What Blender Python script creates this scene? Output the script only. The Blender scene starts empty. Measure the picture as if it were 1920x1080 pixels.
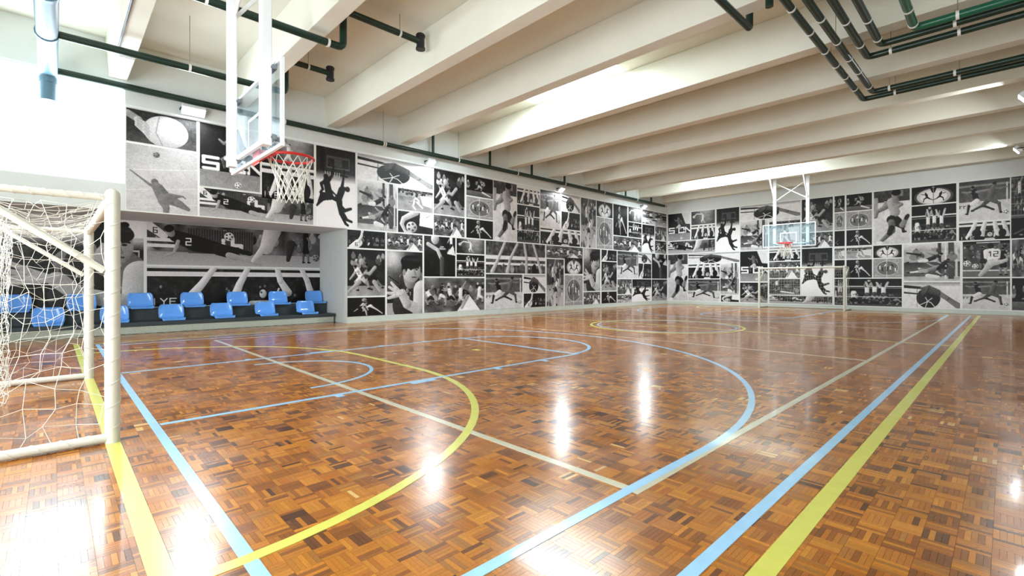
import bpy, math, random
import numpy as np
from mathutils import Vector, Matrix

# ------------------------------------------------------------------ camera, world, lights, exposure
scn = bpy.context.scene
COL = scn.collection
scn.view_settings.view_transform = 'Standard'
scn.view_settings.look = 'None'
scn.view_settings.gamma = 1.0
scn.view_settings.use_curve_mapping = False
scn.view_settings.exposure = 0.70

cam_data = bpy.data.cameras.new('camera')
cam_data.sensor_width = 36.0
cam_data.lens = 894.3 * 36.0 / 1920.0
cam_data.shift_y = -11.2 / 1920.0
cam_data.clip_start = 0.05
cam = bpy.data.objects.new('camera', cam_data)
cam.location = (14.177, -26.643, 1.28)
cam.rotation_euler = (math.radians(90), 0, 0.80462)
COL.objects.link(cam)
scn.camera = cam

world = bpy.data.worlds.new('world')
scn.world = world
world.use_nodes = True
world.node_tree.nodes['Background'].inputs[0].default_value = (0.75, 0.86, 1.0, 1)
world.node_tree.nodes['Background'].inputs[1].default_value = 1.0
scn.cycles.max_bounces = 8
scn.cycles.diffuse_bounces = 5
scn.cycles.transparent_max_bounces = 24
scn.cycles.sample_clamp_indirect = 6.0

def area(name, loc, direction, sx, sy, watts, color):
    ld = bpy.data.lights.new(name, 'AREA')
    ld.shape = 'RECTANGLE'; ld.size = sx; ld.size_y = sy
    ld.energy = watts; ld.color = color
    lo = bpy.data.objects.new(name, ld)
    lo.location = loc
    lo.rotation_euler = Vector(direction).to_track_quat('-Z', 'Y').to_euler()
    COL.objects.link(lo)
    return lo

DAY = (0.78, 0.92, 1.0)
# daylight entering through the left clerestory window and the skylights; the light behind the camera is an added fill
area('daylight_and_fill', (0.03, -27.37, 4.7), (1, 0, 0), 3.8, 2.25, 170, DAY)
area('daylight_and_fill', (10.0, -29.90, 2.6), (0, 1, 0), 9.0, 3.4, 360, (0.86, 0.95, 1.0))  # added fill from behind the camera, no known source there
area('daylight_and_fill', (5.65, -16.8, 6.72), (0, 0, -1), 3.2, 1.7, 330, DAY)
area('daylight_and_fill', (5.6, -4.3, 6.72), (0, 0, -1), 4.4, 1.7, 360, DAY)

# ------------------------------------------------------------------ helpers
def tag(o, label=None, cat=None, group=None, kind=None):
    if label: o['label'] = label
    if cat: o['category'] = cat
    if group: o['group'] = group
    if kind: o['kind'] = kind
    return o

def wloc(o):
    v = Vector((0, 0, 0))
    while o is not None:
        v = v + Vector(o.location); o = o.parent
    return v

class MB:
    """collects boxes, tubes and grids (world coordinates) and links them as one mesh object"""
    def __init__(s): s.v = []; s.f = []
    def add(s, vs, fs):
        n = len(s.v); s.v += [tuple(p) for p in vs]; s.f += [tuple(i + n for i in f) for f in fs]; return s
    def box(s, x0, x1, y0, y1, z0, z1):
        vs = [(x, y, z) for z in (z0, z1) for y in (y0, y1) for x in (x0, x1)]
        return s.add(vs, [(0, 2, 3, 1), (4, 5, 7, 6), (0, 1, 5, 4), (2, 6, 7, 3), (0, 4, 6, 2), (1, 3, 7, 5)])
    def obox(s, c, size, M):
        vs = [Vector(c) + M @ Vector((x * size[0] / 2, y * size[1] / 2, z * size[2] / 2)) for z in (-1, 1) for y in (-1, 1) for x in (-1, 1)]
        return s.add(vs, [(0, 2, 3, 1), (4, 5, 7, 6), (0, 1, 5, 4), (2, 6, 7, 3), (0, 4, 6, 2), (1, 3, 7, 5)])
    def prism(s, pts, h0, h1, axis='x'):
        n = len(pts)
        def mk(p, h): return (h, p[0], p[1]) if axis == 'x' else ((p[0], h, p[1]) if axis == 'y' else (p[0], p[1], h))
        vs = [mk(p, h0) for p in pts] + [mk(p, h1) for p in pts]
        fs = [tuple(range(n)), tuple(range(2 * n - 1, n - 1, -1))] + [(i, (i + 1) % n + n * 0, (i + 1) % n + n, i + n) for i in range(n)]
        return s.add(vs, fs)
    def tube(s, pts, r, n=12, closed=False, cap=True):
        P = [Vector(p) for p in pts]; m = len(P)
        rr = r if isinstance(r, (list, tuple)) else [r] * m
        T = []
        for i in range(m):
            a = P[(i - 1) % m] if (closed or i > 0) else P[i]
            b = P[(i + 1) % m] if (closed or i < m - 1) else P[i]
            t = (b - a)
            T.append(t.normalized() if t.length > 1e-9 else Vector((0, 0, 1)))
        up = Vector((0, 0, 1)) if abs(T[0].z) < 0.9 else Vector((1, 0, 0))
        N = (up - T[0] * up.dot(T[0])).normalized()
        vs = []
        for i in range(m):
            N = (N - T[i] * N.dot(T[i])).normalized()
            B = T[i].cross(N)
            k = 1.0
            for j in range(n):
                a = 2 * math.pi * j / n
                vs.append(P[i] + (N * math.cos(a) + B * math.sin(a)) * rr[i] * k)
        fs = []
        for i in range(m if closed else m - 1):
            for j in range(n):
                a = i * n; b = ((i + 1) % m) * n; j2 = (j + 1) % n
                fs.append((a + j, a + j2, b + j2, b + j))
        if cap and not closed:
            fs.append(tuple(range(n - 1, -1, -1))); fs.append(tuple((m - 1) * n + j for j in range(n)))
        return s.add(vs, fs)
    def build(s, name, m, parent=None, smooth=False, bevel=0):
        me = bpy.data.meshes.new(name)
        o = bpy.data.objects.new(name, me)
        COL.objects.link(o)
        off = Vector((0, 0, 0))
        if parent is not None:
            o.parent = parent; off = wloc(parent)
        me.from_pydata([(p[0] - off.x, p[1] - off.y, p[2] - off.z) for p in s.v], [], s.f)
        me.materials.append(m)
        if smooth:
            me.polygons.foreach_set('use_smooth', [True] * len(me.polygons))
            try: me.set_sharp_from_angle(angle=math.radians(38))
            except Exception: pass
        me.update()
        if bevel:
            b = o.modifiers.new('bevel', 'BEVEL'); b.width = bevel; b.segments = 2; b.limit_method = 'ANGLE'
        return o

def rounded(pts, rad, seg=6):
    """polyline with its corners rounded"""
    P = [Vector(p) for p in pts]; out = [P[0]]
    for i in range(1, len(P) - 1):
        a = (P[i - 1] - P[i]); b = (P[i + 1] - P[i])
        d = min(rad, a.length * .49, b.length * .49)
        A = P[i] + a.normalized() * d; B = P[i] + b.normalized() * d
        for k in range(seg + 1):
            t = k / seg
            out.append(A * (1 - t) ** 2 + P[i] * 2 * t * (1 - t) + B * t * t)
    out.append(P[-1]); return out

def empty(name, loc, label=None, cat=None, group=None, kind=None, rz=0):
    o = bpy.data.objects.new(name, None); o.location = loc; o.rotation_euler = (0, 0, rz)
    o.empty_display_size = 0.1
    COL.objects.link(o); return tag(o, label, cat, group, kind)

def kids(o): return [c for c in bpy.data.objects if c.parent is o]
def copy_tree(o, parent=None):
    c = o.copy(); COL.objects.link(c); c.parent = parent
    for ch in kids(o): copy_tree(ch, c)
    return c

# ------------------------------------------------------------------ materials
def srgb(r, g, b):
    f = lambda c: (c / 255 / 12.92) if c / 255 <= 0.04045 else ((c / 255 + 0.055) / 1.055) ** 2.4
    return (f(r), f(g), f(b), 1)

def mat(name, col, rough=0.5, metal=0.0, noise=0.0, scale=8.0, bump=0.0, bscale=60.0, coat=0.0, emit=0.0, spec=0.5):
    m = bpy.data.materials.new(name); m.use_nodes = True
    nt = m.node_tree; N = nt.nodes; L = nt.links; p = N['Principled BSDF']
    p.inputs['Base Color'].default_value = col; p.inputs['Roughness'].default_value = rough
    p.inputs['Metallic'].default_value = metal; p.inputs['Coat Weight'].default_value = coat
    p.inputs['Specular IOR Level'].default_value = spec
    tc = N.new('ShaderNodeTexCoord')
    if noise:
        nz = N.new('ShaderNodeTexNoise'); nz.inputs['Scale'].default_value = scale; nz.inputs['Detail'].default_value = 5
        mr = N.new('ShaderNodeMapRange'); mr.inputs['To Min'].default_value = 1 - noise; mr.inputs['To Max'].default_value = 1 + noise
        mr.inputs['From Min'].default_value = .3; mr.inputs['From Max'].default_value = .7
        mx = N.new('ShaderNodeVectorMath'); mx.operation = 'SCALE'; mx.inputs[0].default_value = col[:3]
        L.new(tc.outputs['Object'], nz.inputs['Vector']); L.new(nz.outputs['Fac'], mr.inputs['Value'])
        L.new(mr.outputs['Result'], mx.inputs['Scale']); L.new(mx.outputs['Vector'], p.inputs['Base Color'])
    if bump:
        nb = N.new('ShaderNodeTexNoise'); nb.inputs['Scale'].default_value = bscale; nb.inputs['Detail'].default_value = 3
        bp = N.new('ShaderNodeBump'); bp.inputs['Strength'].default_value = bump; bp.inputs['Distance'].default_value = 0.01
        L.new(tc.outputs['Object'], nb.inputs['Vector']); L.new(nb.outputs['Fac'], bp.inputs['Height']); L.new(bp.outputs['Normal'], p.inputs['Normal'])
    if emit:
        p.inputs['Emission Color'].default_value = col; p.inputs['Emission Strength'].default_value = emit
    return m

M = {}
M['wall'] = mat('wall_paint', srgb(216, 222, 219), .75, noise=.02, scale=3, bump=.15, bscale=180)
M['ceiling'] = mat('ceiling_paint', srgb(217, 217, 203), .85, noise=.025, scale=1.5, bump=.15, bscale=120)
M['white'] = mat('white_metal_paint', srgb(232, 236, 238), .35, noise=.02, scale=20)
M['goal'] = mat('goal_cream_paint', srgb(208, 207, 193), .4, noise=.03, scale=14)
M['cord'] = mat('net_cord', srgb(212, 212, 200), .8, noise=.05, scale=60)
M['green_pipe'] = mat('green_pipe_paint', srgb(12, 44, 35), .35, noise=.08, scale=10)
M['big_pipe'] = mat('grey_blue_pipe', srgb(92, 126, 144), .45, noise=.05, scale=5)
M['clamp'] = mat('white_clamp', srgb(225, 225, 220), .45, noise=.02, scale=40)
M['rod'] = mat('steel_rod', srgb(150, 140, 125), .4, metal=.6, noise=.05, scale=60)
M['seat'] = mat('blue_seat_plastic', srgb(98, 166, 250), .18, noise=.02, scale=20, coat=.4)
M['dark_step'] = mat('dark_step_paint', srgb(52, 62, 66), .55, noise=.08, scale=12)
M['granite'] = mat('speckled_granolithic', srgb(182, 186, 172), .8, noise=.28, scale=110, bump=.2, bscale=200)
M['vinyl'] = mat('white_vinyl', srgb(226, 230, 228), .55, noise=.01, scale=5)
M['red'] = mat('red_rim_paint', srgb(214, 40, 36), .35, noise=.04, scale=30)
M['black'] = mat('black_paint', srgb(28, 30, 34), .45, noise=.1, scale=30)
M['bolt'] = mat('bolt_steel', srgb(140, 146, 150), .3, metal=.8, noise=.05, scale=80)
M['day_pane'] = mat('daylight_pane', srgb(240, 247, 255), .4, emit=3.0, noise=.005)
M['lamp'] = mat('lamp_glass', srgb(250, 252, 255), .3, emit=30, noise=.005)
M['yellow'] = mat('yellow_court_paint', srgb(200, 198, 90), .25, noise=.05, scale=9, coat=.2)
M['blue'] = mat('blue_court_paint', srgb(152, 198, 230), .22, noise=.05, scale=9, coat=.2)
M['beige'] = mat('beige_court_paint', srgb(190, 186, 162), .22, noise=.06, scale=9, coat=.2)

def attr_mat(name, rough, coat, grain, spec=.5):
    m = bpy.data.materials.new(name); m.use_nodes = True
    N = m.node_tree.nodes; L = m.node_tree.links; p = N['Principled BSDF']
    at = N.new('ShaderNodeAttribute'); at.attribute_name = 'tone'
    tc = N.new('ShaderNodeTexCoord')
    g = N.new('ShaderNodeNewGeometry')
    nz = N.new('ShaderNodeTexNoise'); nz.inputs['Scale'].default_value = 70 if grain > .05 else 12
    nz.inputs['Detail'].default_value = 4
    L.new(g.outputs['Position'], nz.inputs['Vector'])
    mr = N.new('ShaderNodeMapRange'); mr.inputs['From Min'].default_value = .3; mr.inputs['From Max'].default_value = .7
    mr.inputs['To Min'].default_value = 1 - grain; mr.inputs['To Max'].default_value = 1 + grain
    mx = N.new('ShaderNodeVectorMath'); mx.operation = 'SCALE'
    L.new(nz.outputs['Fac'], mr.inputs['Value']); L.new(at.outputs['Color'], mx.inputs[0]); L.new(mr.outputs['Result'], mx.inputs['Scale'])
    L.new(mx.outputs['Vector'], p.inputs['Base Color'])
    p.inputs['Roughness'].default_value = rough; p.inputs['Coat Weight'].default_value = coat; p.inputs['Coat Roughness'].default_value = .06
    p.inputs['Specular IOR Level'].default_value = spec
    if grain > .05:   # worn varnish: the gloss is uneven in soft patches, and very slightly wavy
        n2 = N.new('ShaderNodeTexNoise'); n2.inputs['Scale'].default_value = 1.3; n2.inputs['Detail'].default_value = 6
        L.new(g.outputs['Position'], n2.inputs['Vector'])
        m2 = N.new('ShaderNodeMapRange'); m2.inputs['From Min'].default_value = .35; m2.inputs['From Max'].default_value = .65
        m2.inputs['To Min'].default_value = rough * .75; m2.inputs['To Max'].default_value = rough * 1.35
        L.new(n2.outputs['Fac'], m2.inputs['Value']); L.new(m2.outputs['Result'], p.inputs['Roughness'])
        n3 = N.new('ShaderNodeTexNoise'); n3.inputs['Scale'].default_value = 9; n3.inputs['Detail'].default_value = 2
        L.new(g.outputs['Position'], n3.inputs['Vector'])
        bp = N.new('ShaderNodeBump'); bp.inputs['Strength'].default_value = .07; bp.inputs['Distance'].default_value = .004
        L.new(n3.outputs['Fac'], bp.inputs['Height']); L.new(bp.outputs['Normal'], p.inputs['Normal'])
    return m
M['wood'] = attr_mat('parquet_varnish', .21, .16, .12)
M['print'] = attr_mat('photo_print', .45, .0, .02, .3)

gm = bpy.data.materials.new('backboard_glass'); gm.use_nodes = True
_n = gm.node_tree.nodes; _l = gm.node_tree.links; _n.remove(_n['Principled BSDF'])
_t = _n.new('ShaderNodeBsdfTransparent'); _t.inputs[0].default_value = (.90, .95, .97, 1)
_g = _n.new('ShaderNodeBsdfPrincipled'); _g.inputs['Base Color'].default_value = srgb(206, 226, 234); _g.inputs['Roughness'].default_value = .12
_tc = _n.new('ShaderNodeTexCoord'); _z = _n.new('ShaderNodeTexNoise'); _z.inputs['Scale'].default_value = 3
_r = _n.new('ShaderNodeMapRange'); _r.inputs['To Min'].default_value = .05; _r.inputs['To Max'].default_value = .13
_m = _n.new('ShaderNodeMixShader')
_l.new(_tc.outputs['Object'], _z.inputs['Vector']); _l.new(_z.outputs['Fac'], _r.inputs['Value']); _l.new(_r.outputs['Result'], _m.inputs[0])
_l.new(_t.outputs[0], _m.inputs[1]); _l.new(_g.outputs[0], _m.inputs[2]); _l.new(_m.outputs[0], _n['Material Output'].inputs[0])
M['glass'] = gm

# ------------------------------------------------------------------ room shell
XR, YF, ZS, ZB = 15.6, -30.0, 6.8, 5.95      # right wall, wall behind the camera, slab underside, beam underside
WIN = (-29.3, -25.44, 3.55, 5.85)
ALC = -20.08                                  # right end of the seating recess
b = MB()
b.box(-.25, 0, WIN[1], 0, 2.93, 7.0)
b.box(-.25, 0, YF, WIN[1], 2.93, WIN[2]); b.box(-.25, 0, YF, WIN[1], WIN[3], 7.0); b.box(-.25, 0, YF, WIN[0], WIN[2], WIN[3])
b.box(-.25, 0, ALC, 0, -.2, 2.93)
b.box(-2.3, -.25, ALC, ALC + .2, -.2, 3.1)
b.box(-2.3, -.25, YF, ALC, 2.93, 3.1)
b.box(-2.3, -2.1, YF, ALC, -.2, 2.93)
tag(b.build('wall_left', M['wall']), kind='structure')
tag(MB().box(-.25, XR, 0, .25, -.2, 7.0).build('wall_back', M['wall']), kind='structure')
tag(MB().box(XR, XR + .25, YF, .25, -.2, 7.0).build('wall_right', M['wall']), kind='structure')
tag(MB().box(-2.3, XR + .25, YF - .25, YF, -.2, 7.0).build('wall_front', M['wall']), kind='structure')
tag(MB().box(0, .035, WIN[1], 0, 5.345, 5.40).build('trim_1', M['white']), kind='structure')
fw_ = tag(MB().box(5.5, 14.5, -29.985, -29.965, .9, 4.3).build('window_4', M['day_pane']), kind='structure')  # glowing window added out of view to account for the fill light
for (x0, x1, z0, z1) in ((5.42, 5.5, .82, 4.38), (14.5, 14.58, .82, 4.38), (5.5, 14.5, .82, .9), (5.5, 14.5, 4.3, 4.38)):
    MB().box(x0, x1, -29.995, -29.93, z0, z1).build('window_frame', M['white'], fw_)
bp_ = mat('skirting_paint', srgb(196, 206, 198), .7, noise=.04, scale=5, bump=.1, bscale=150)
tag(MB().box(0, .004, ALC, -.004, 0, .194).build('baseboard_left', bp_), kind='structure')
tag(MB().box(.004, XR, -.004, 0, 0, .149).build('baseboard_back', bp_), kind='structure')
w = tag(MB().box(-.2, -.15, WIN[0], WIN[1], WIN[2], WIN[3]).build('window_1', M['day_pane']), kind='structure')
fb = MB()
for (y0, y1, z0, z1) in ((WIN[0], WIN[1], WIN[2], WIN[2] + .05), (WIN[0], WIN[1], WIN[3] - .05, WIN[3]),
                         (WIN[0], WIN[0] + .05, WIN[2] + .05, WIN[3] - .05), (WIN[1] - .05, WIN[1], WIN[2] + .05, WIN[3] - .05)):
    fb.box(-.149, -.08, y0, y1, z0, z1)
fb.build('window_frame', M['white'], w)

# ceiling slab with two skylights, ribs as parts
SKY = [(4.0, 7.3, -17.85, -15.8), (3.4, 8.1, -5.35, -3.3)]
c = MB(); ycur = YF
for (x0, x1, y0, y1) in SKY:
    c.box(0, XR, ycur, y0, ZS, 7.0); c.box(0, x0, y0, y1, ZS, 7.0); c.box(x1, XR, y0, y1, ZS, 7.0); ycur = y1
c.box(0, XR, ycur, 0, ZS, 7.0)
ceiling = tag(c.build('ceiling', M['ceiling']), kind='structure')
for k in range(-2, 11):
    y = -25.4 + 2.5 * k
    if y - .4 < YF: continue
    MB().prism([(y - .33, ZB), (y, ZB), (y + .06, ZS), (y - .39, ZS)], 0.0, XR, 'x').build('ceiling_beam', M['ceiling'], ceiling, bevel=.012)
for i, (x0, x1, y0, y1) in enumerate(SKY):
    s = tag(MB().box(x0, x1, y0, y1, 6.93, 6.98).build('window_%d' % (i + 2), M['day_pane']), kind='structure')
    sb = MB()
    sb.box(x0, x0 + .05, y0, y1, ZS + .02, 6.929); sb.box(x1 - .05, x1, y0, y1, ZS + .02, 6.929)
    sb.box(x0 + .05, x1 - .05, y0, y0 + .05, ZS + .02, 6.929); sb.box(x0 + .05, x1 - .05, y1 - .05, y1, ZS + .02, 6.929)
    sb.build('window_frame', M['white'], s)

# ------------------------------------------------------------------ parquet floor: basket weave blocks of five slats
random.seed(4); rng = np.random.default_rng(7)
floor = tag(MB().box(-2.1, XR, YF, 0, -.2, -.006).build('floor', mat('floor_screed', srgb(60, 38, 22), .7, noise=.1)), kind='structure')
PAL = np.array([srgb(*t)[:3] for t in ((184, 114, 30), (168, 98, 27), (194, 124, 38), (154, 90, 28), (138, 80, 28), (176, 108, 36),
                (122, 72, 32), (100, 58, 28), (78, 44, 24), (162, 104, 42), (146, 84, 22), (220, 178, 108))])
WT = np.array([.17, .16, .13, .13, .1, .12, .05, .03, .018, .06, .03, .008]); WT /= WT.sum()
BS = 0.125; SW = BS / 5; GAP = 0.0005
nx0, nx1 = math.floor(-0.75 / BS), math.ceil(XR / BS); ny0, ny1 = math.ceil(-29.5 / BS), 0
I, J, K = np.meshgrid(np.arange(nx0, nx1), np.arange(ny0, ny1), np.arange(5), indexing='ij')
I = I.ravel(); J = J.ravel(); K = K.ravel()
hor = ((I + J) % 2 == 0)
X0 = np.where(hor, I * BS, I * BS + K * SW); X1 = np.where(hor, I * BS + BS, I * BS + (K + 1) * SW)
Y0 = np.where(hor, J * BS + K * SW, J * BS); Y1 = np.where(hor, J * BS + (K + 1) * SW, J * BS + BS)
base = rng.choice(len(PAL), size=(nx1 - nx0) * (ny1 - ny0), p=WT)
blk = (I - nx0) * (ny1 - ny0) + (J - ny0)
own = rng.choice(len(PAL), size=len(I), p=WT)
use_own = rng.random(len(I)) < .32
idx = np.where(use_own, own, base[blk])
tone = PAL[idx] * rng.uniform(.73, .95, (len(I), 1)) * rng.uniform(.97, 1.03, (len(I), 3))
keep = (X1 < XR) & ~((X0 < 0) & (Y1 > ALC)) & (X0 > -.74)
I, J, K, X0, X1, Y0, Y1, tone, hor = [a[keep] for a in (I, J, K, X0, X1, Y0, Y1, tone, hor)]
X0 = X0 + GAP; X1 = X1 - GAP; Y0 = Y0 + GAP; Y1 = Y1 - GAP
cx, cy = (X0 + X1) / 2, (Y0 + Y1) / 2
d = np.hypot(cx - 14.177, cy + 26.643)
fw = -(cx - 14.177) * math.sin(.80462) + (cy + 26.643) * math.cos(.80462)
lat = (cx - 14.177) * math.cos(.80462) + (cy + 26.643) * math.sin(.80462)
inview = (fw > 2.08) & (np.abs(lat) < fw * 1.06)
order = np.argsort(np.where(inview, fw + .15 * np.abs(lat), 1e9))
part_ids = order[:300]
is_part = np.zeros(len(cx), bool); is_part[part_ids] = True

def tri_mesh(name, V, F, colors, m):
    me = bpy.data.meshes.new(name)
    me.vertices.add(len(V)); me.vertices.foreach_set('co', V.astype(np.float32).ravel())
    k = F.shape[1]
    me.loops.add(F.size); me.loops.foreach_set('vertex_index', F.astype(np.int32).ravel())
    me.polygons.add(len(F)); me.polygons.foreach_set('loop_start', np.arange(0, F.size, k, dtype=np.int32))
    me.polygons.foreach_set('loop_total', np.full(len(F), k, np.int32))
    at = me.attributes.new('tone', 'FLOAT_COLOR', 'POINT')
    at.data.foreach_set('color', np.concatenate([colors, np.ones((len(colors), 1))], 1).astype(np.float32).ravel())
    me.materials.append(m); me.update(); me.validate(); me.shade_flat()
    return me

def slats(sel, depth):
    n = len(sel)
    t = rng.normal(0, 1, (n, 3))
    w = np.where(hor[sel], Y1[sel] - Y0[sel], X1[sel] - X0[sel])
    zc = np.clip(t[:, 0] * .00004, -.0003, .0003)
    tx = t[:, 1] * .0007; ty = t[:, 2] * .0007
    xs = np.stack([X0[sel], X1[sel], X1[sel], X0[sel]], 1); ys = np.stack([Y0[sel], Y0[sel], Y1[sel], Y1[sel]], 1)
    z = zc[:, None] + (xs - cx[sel][:, None]) * tx[:, None] + (ys - cy[sel][:, None]) * ty[:, None] - .0004
    top = np.stack([xs, ys, z], 2)
    if not depth:
        return top.reshape(-1, 3), np.arange(4 * n).reshape(n, 4), np.repeat(tone[sel], 4, 0)
    bot = np.stack([xs, ys, np.full_like(z, -.006)], 2)
    V = np.concatenate([top, bot], 1).reshape(-1, 3)
    q = np.array([[0, 1, 2, 3], [4, 5, 1, 0], [5, 6, 2, 1], [6, 7, 3, 2], [7, 4, 0, 3]])
    F = (np.arange(n)[:, None, None] * 8 + q[None]).reshape(-1, 4)
    return V, F, np.repeat(tone[sel], 8, 0)

rest = np.where(~is_part & (d < 8.0))[0]
far = np.where(~is_part & (d >= 8.0))[0]
for sel, dep in ((rest, True), (far, False)):
    V, F, Cc = slats(sel, dep)
    o = bpy.data.objects.new('parquet', tri_mesh('parquet', V, F, Cc, M['wood'])); COL.objects.link(o)
    o.parent = floor; o['kind'] = 'stuff'
variants = {}
for i in part_ids:
    key = (bool(hor[i]), int(rng.integers(0, 14)))
    if key not in variants:
        hx, hy = (X1[i] - X0[i]) / 2, (Y1[i] - Y0[i]) / 2
        V = np.array([(sx * hx, sy * hy, z) for z in (0, -.0056) for (sx, sy) in ((-1, -1), (1, -1), (1, 1), (-1, 1))])
        F = np.array([[0, 1, 2, 3], [4, 5, 1, 0], [5, 6, 2, 1], [6, 7, 3, 2], [7, 4, 0, 3], [7, 6, 5, 4]])
        variants[key] = tri_mesh('parquet_slat', V, F, np.repeat(tone[i][None], 8, 0), M['wood'])
    o = bpy.data.objects.new('parquet_slat', variants[key])
    o.location = (cx[i], cy[i], -.0004 + rng.normal(0, .00004)); o.rotation_euler = (rng.normal(0, .0007), rng.normal(0, .0007), 0)
    COL.objects.link(o); o.parent = floor

# ------------------------------------------------------------------ court lines (paint film on the floor, parts of it)
LZ = [0.0009]
def ribbon(pts, w, m, label, closed=False):
    P = [Vector((p[0], p[1])) for p in pts]; n = len(P); vs = []
    LZ[0] += .00005; z1 = LZ[0]; z0 = -.002
    for i in range(n):
        a = P[i - 1] if (i > 0 or closed) else P[i]; c2 = P[(i + 1) % n] if (i < n - 1 or closed) else P[i]
        t = (c2 - a).normalized(); nrm = Vector((-t.y, t.x)) * w / 2
        for q in (P[i] - nrm, P[i] + nrm): vs += [(q.x, q.y, z0), (q.x, q.y, z1)]
    fs = []
    for i in range(n if closed else n - 1):
        a = 4 * i; b2 = 4 * ((i + 1) % n)
        fs += [(a + 1, a + 3, b2 + 3, b2 + 1), (a, a + 1, b2 + 1, b2), (a + 3, a + 2, b2 + 2, b2 + 3)]
    if not closed: fs += [(0, 2, 3, 1), (4 * n - 4, 4 * n - 3, 4 * n - 1, 4 * n - 2)]
    o = MB().add(vs, fs).build('court_line', m, floor); o['label'] = label
    return o
def arc(cx, cy, rx, ry, a0, a1, n=40):
    return [(cx + rx * math.cos(math.radians(a0 + (a1 - a0) * i / n)), cy + ry * math.sin(math.radians(a0 + (a1 - a0) * i / n))) for i in range(n + 1)]
def mir(pts): return [(p[0], -27.5 - p[1]) for p in pts]
YW, BW, WW = .095, .066, .066
ribbon([(13.43, -26.345), (13.43, -1.2)], YW, M['yellow'], 'wide yellow right touchline')
ribbon([(.985, -26.345), (.985, -1.2)], YW * .6, M['yellow'], 'yellow left touchline')
ribbon([(.94, -26.3), (13.478, -26.3)], YW, M['yellow'], 'yellow near goal line through the goal posts')
ribbon([(.94, -1.25), (13.478, -1.25)], YW, M['yellow'], 'yellow far goal line')
ribbon([(1.03, -13.65), (13.38, -13.65)], YW * .7, M['yellow'], 'yellow halfway line')
ribbon([(13.21, -29), (13.21, -1.5)], BW, M['blue'], 'pale blue right sideline')
ribbon([(1.22, -25.99), (1.22, -1.5)], BW * .6, M['blue'], 'pale blue left sideline')
ribbon([(1.19, -25.99), (13.177, -25.99)], BW, M['blue'], 'pale blue near baseline')
ribbon([(1.19, -1.51), (13.177, -1.51)], BW, M['blue'], 'pale blue far baseline')
ribbon([(2.1, -24.07), (2.1, -1.95)], WW, M['beige'], 'beige left sideline of the volleyball court')
ribbon([(12.6, -24.07), (12.6, -1.95)], WW, M['beige'], 'beige right sideline of the volleyball court')
ribbon([(2.067, -24.07), (12.633, -24.07)], WW, M['beige'], 'beige near end line of the volleyball court')
ribbon([(2.067, -1.95), (12.633, -1.95)], WW, M['beige'], 'beige far end line of the volleyball court')
ribbon([(2.133, -17.08), (12.567, -17.08)], WW * .7, M['beige'], 'beige near attack line')
ribbon([(2.133, -10.17), (12.567, -10.17)], WW * .7, M['beige'], 'beige far attack line')
ya = arc(8.1, -26.25, 3.65, 3.5, 0, 90, 24) + arc(6.35, -26.25, 3.62, 3.5, 90, 180, 24)
ribbon(ya, YW * .8, M['yellow'], 'yellow goal area arc round the near goal')
ribbon(mir(ya), YW * .8, M['yellow'], 'yellow goal area arc round the far goal')
b3 = [(12.56, -25.95), (12.56, -23.9)] + arc(7.1, -23.05, 5.47, 5.58, 0, 180, 60) + [(1.64, -23.9), (1.64, -25.95)]
ribbon(b3, BW, M['blue'], 'pale blue three point arc at the near end')
ribbon(mir(b3), BW, M['blue'], 'pale blue three point arc at the far end')
for f, nm in ((lambda p: p, 'near'), (mir, 'far')):
    ribbon(f([(8.9, -25.95), (8.86, -19.9)]), BW, M['blue'], 'pale blue right key line, %s end' % nm)
    ribbon(f([(5.54, -25.95), (5.54, -19.9)]), BW, M['blue'], 'pale blue left key line, %s end' % nm)
    ribbon(f([(5.5, -19.93), (8.9, -19.93)]), BW, M['blue'], 'pale blue free throw line, %s end' % nm)
    ribbon(f(arc(7.2, -19.97, 1.6, 1.52, 0, 180, 30)), BW, M['blue'], 'pale blue free throw half circle, %s end' % nm)
    ribbon(f(arc(7.22, -24.4, 1.12, 1.25, 0, 180, 26)), BW * .8, M['blue'], 'small pale blue half circle under the %s hoop' % nm)
    ribbon(f([(8.93, -23.38), (8.93, -23.02)]), .16, M['blue'], 'pale blue block beside the key, %s end' % nm)
    ribbon(f([(5.48, -23.3), (5.48, -22.95)]), .13, M['blue'], 'pale blue block on the left of the key, %s end' % nm)
    for yy in (-24.32, -21.9, -20.87):
        ribbon(f([(8.9, yy), (9.02, yy)]), .08, M['blue'], 'short pale blue tick beside the key, %s end' % nm)
        ribbon(f([(5.52, yy), (5.42, yy)]), .08, M['blue'], 'short pale blue tick left of the key, %s end' % nm)
    ribbon(f([(7.14, -20.88), (7.32, -20.88)]), .1, M['yellow'], 'short yellow penalty mark, %s half' % nm)
ribbon(arc(7.18, -13.7, 2.12, 2.12, 0, 360, 72)[:-1], YW * .8, M['yellow'], 'yellow centre circle', True)
ribbon(arc(7.18, -13.7, 1.92, 1.92, 0, 360, 72)[:-1], BW * .7, M['blue'], 'pale blue centre circle inside the yellow one', True)

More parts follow.
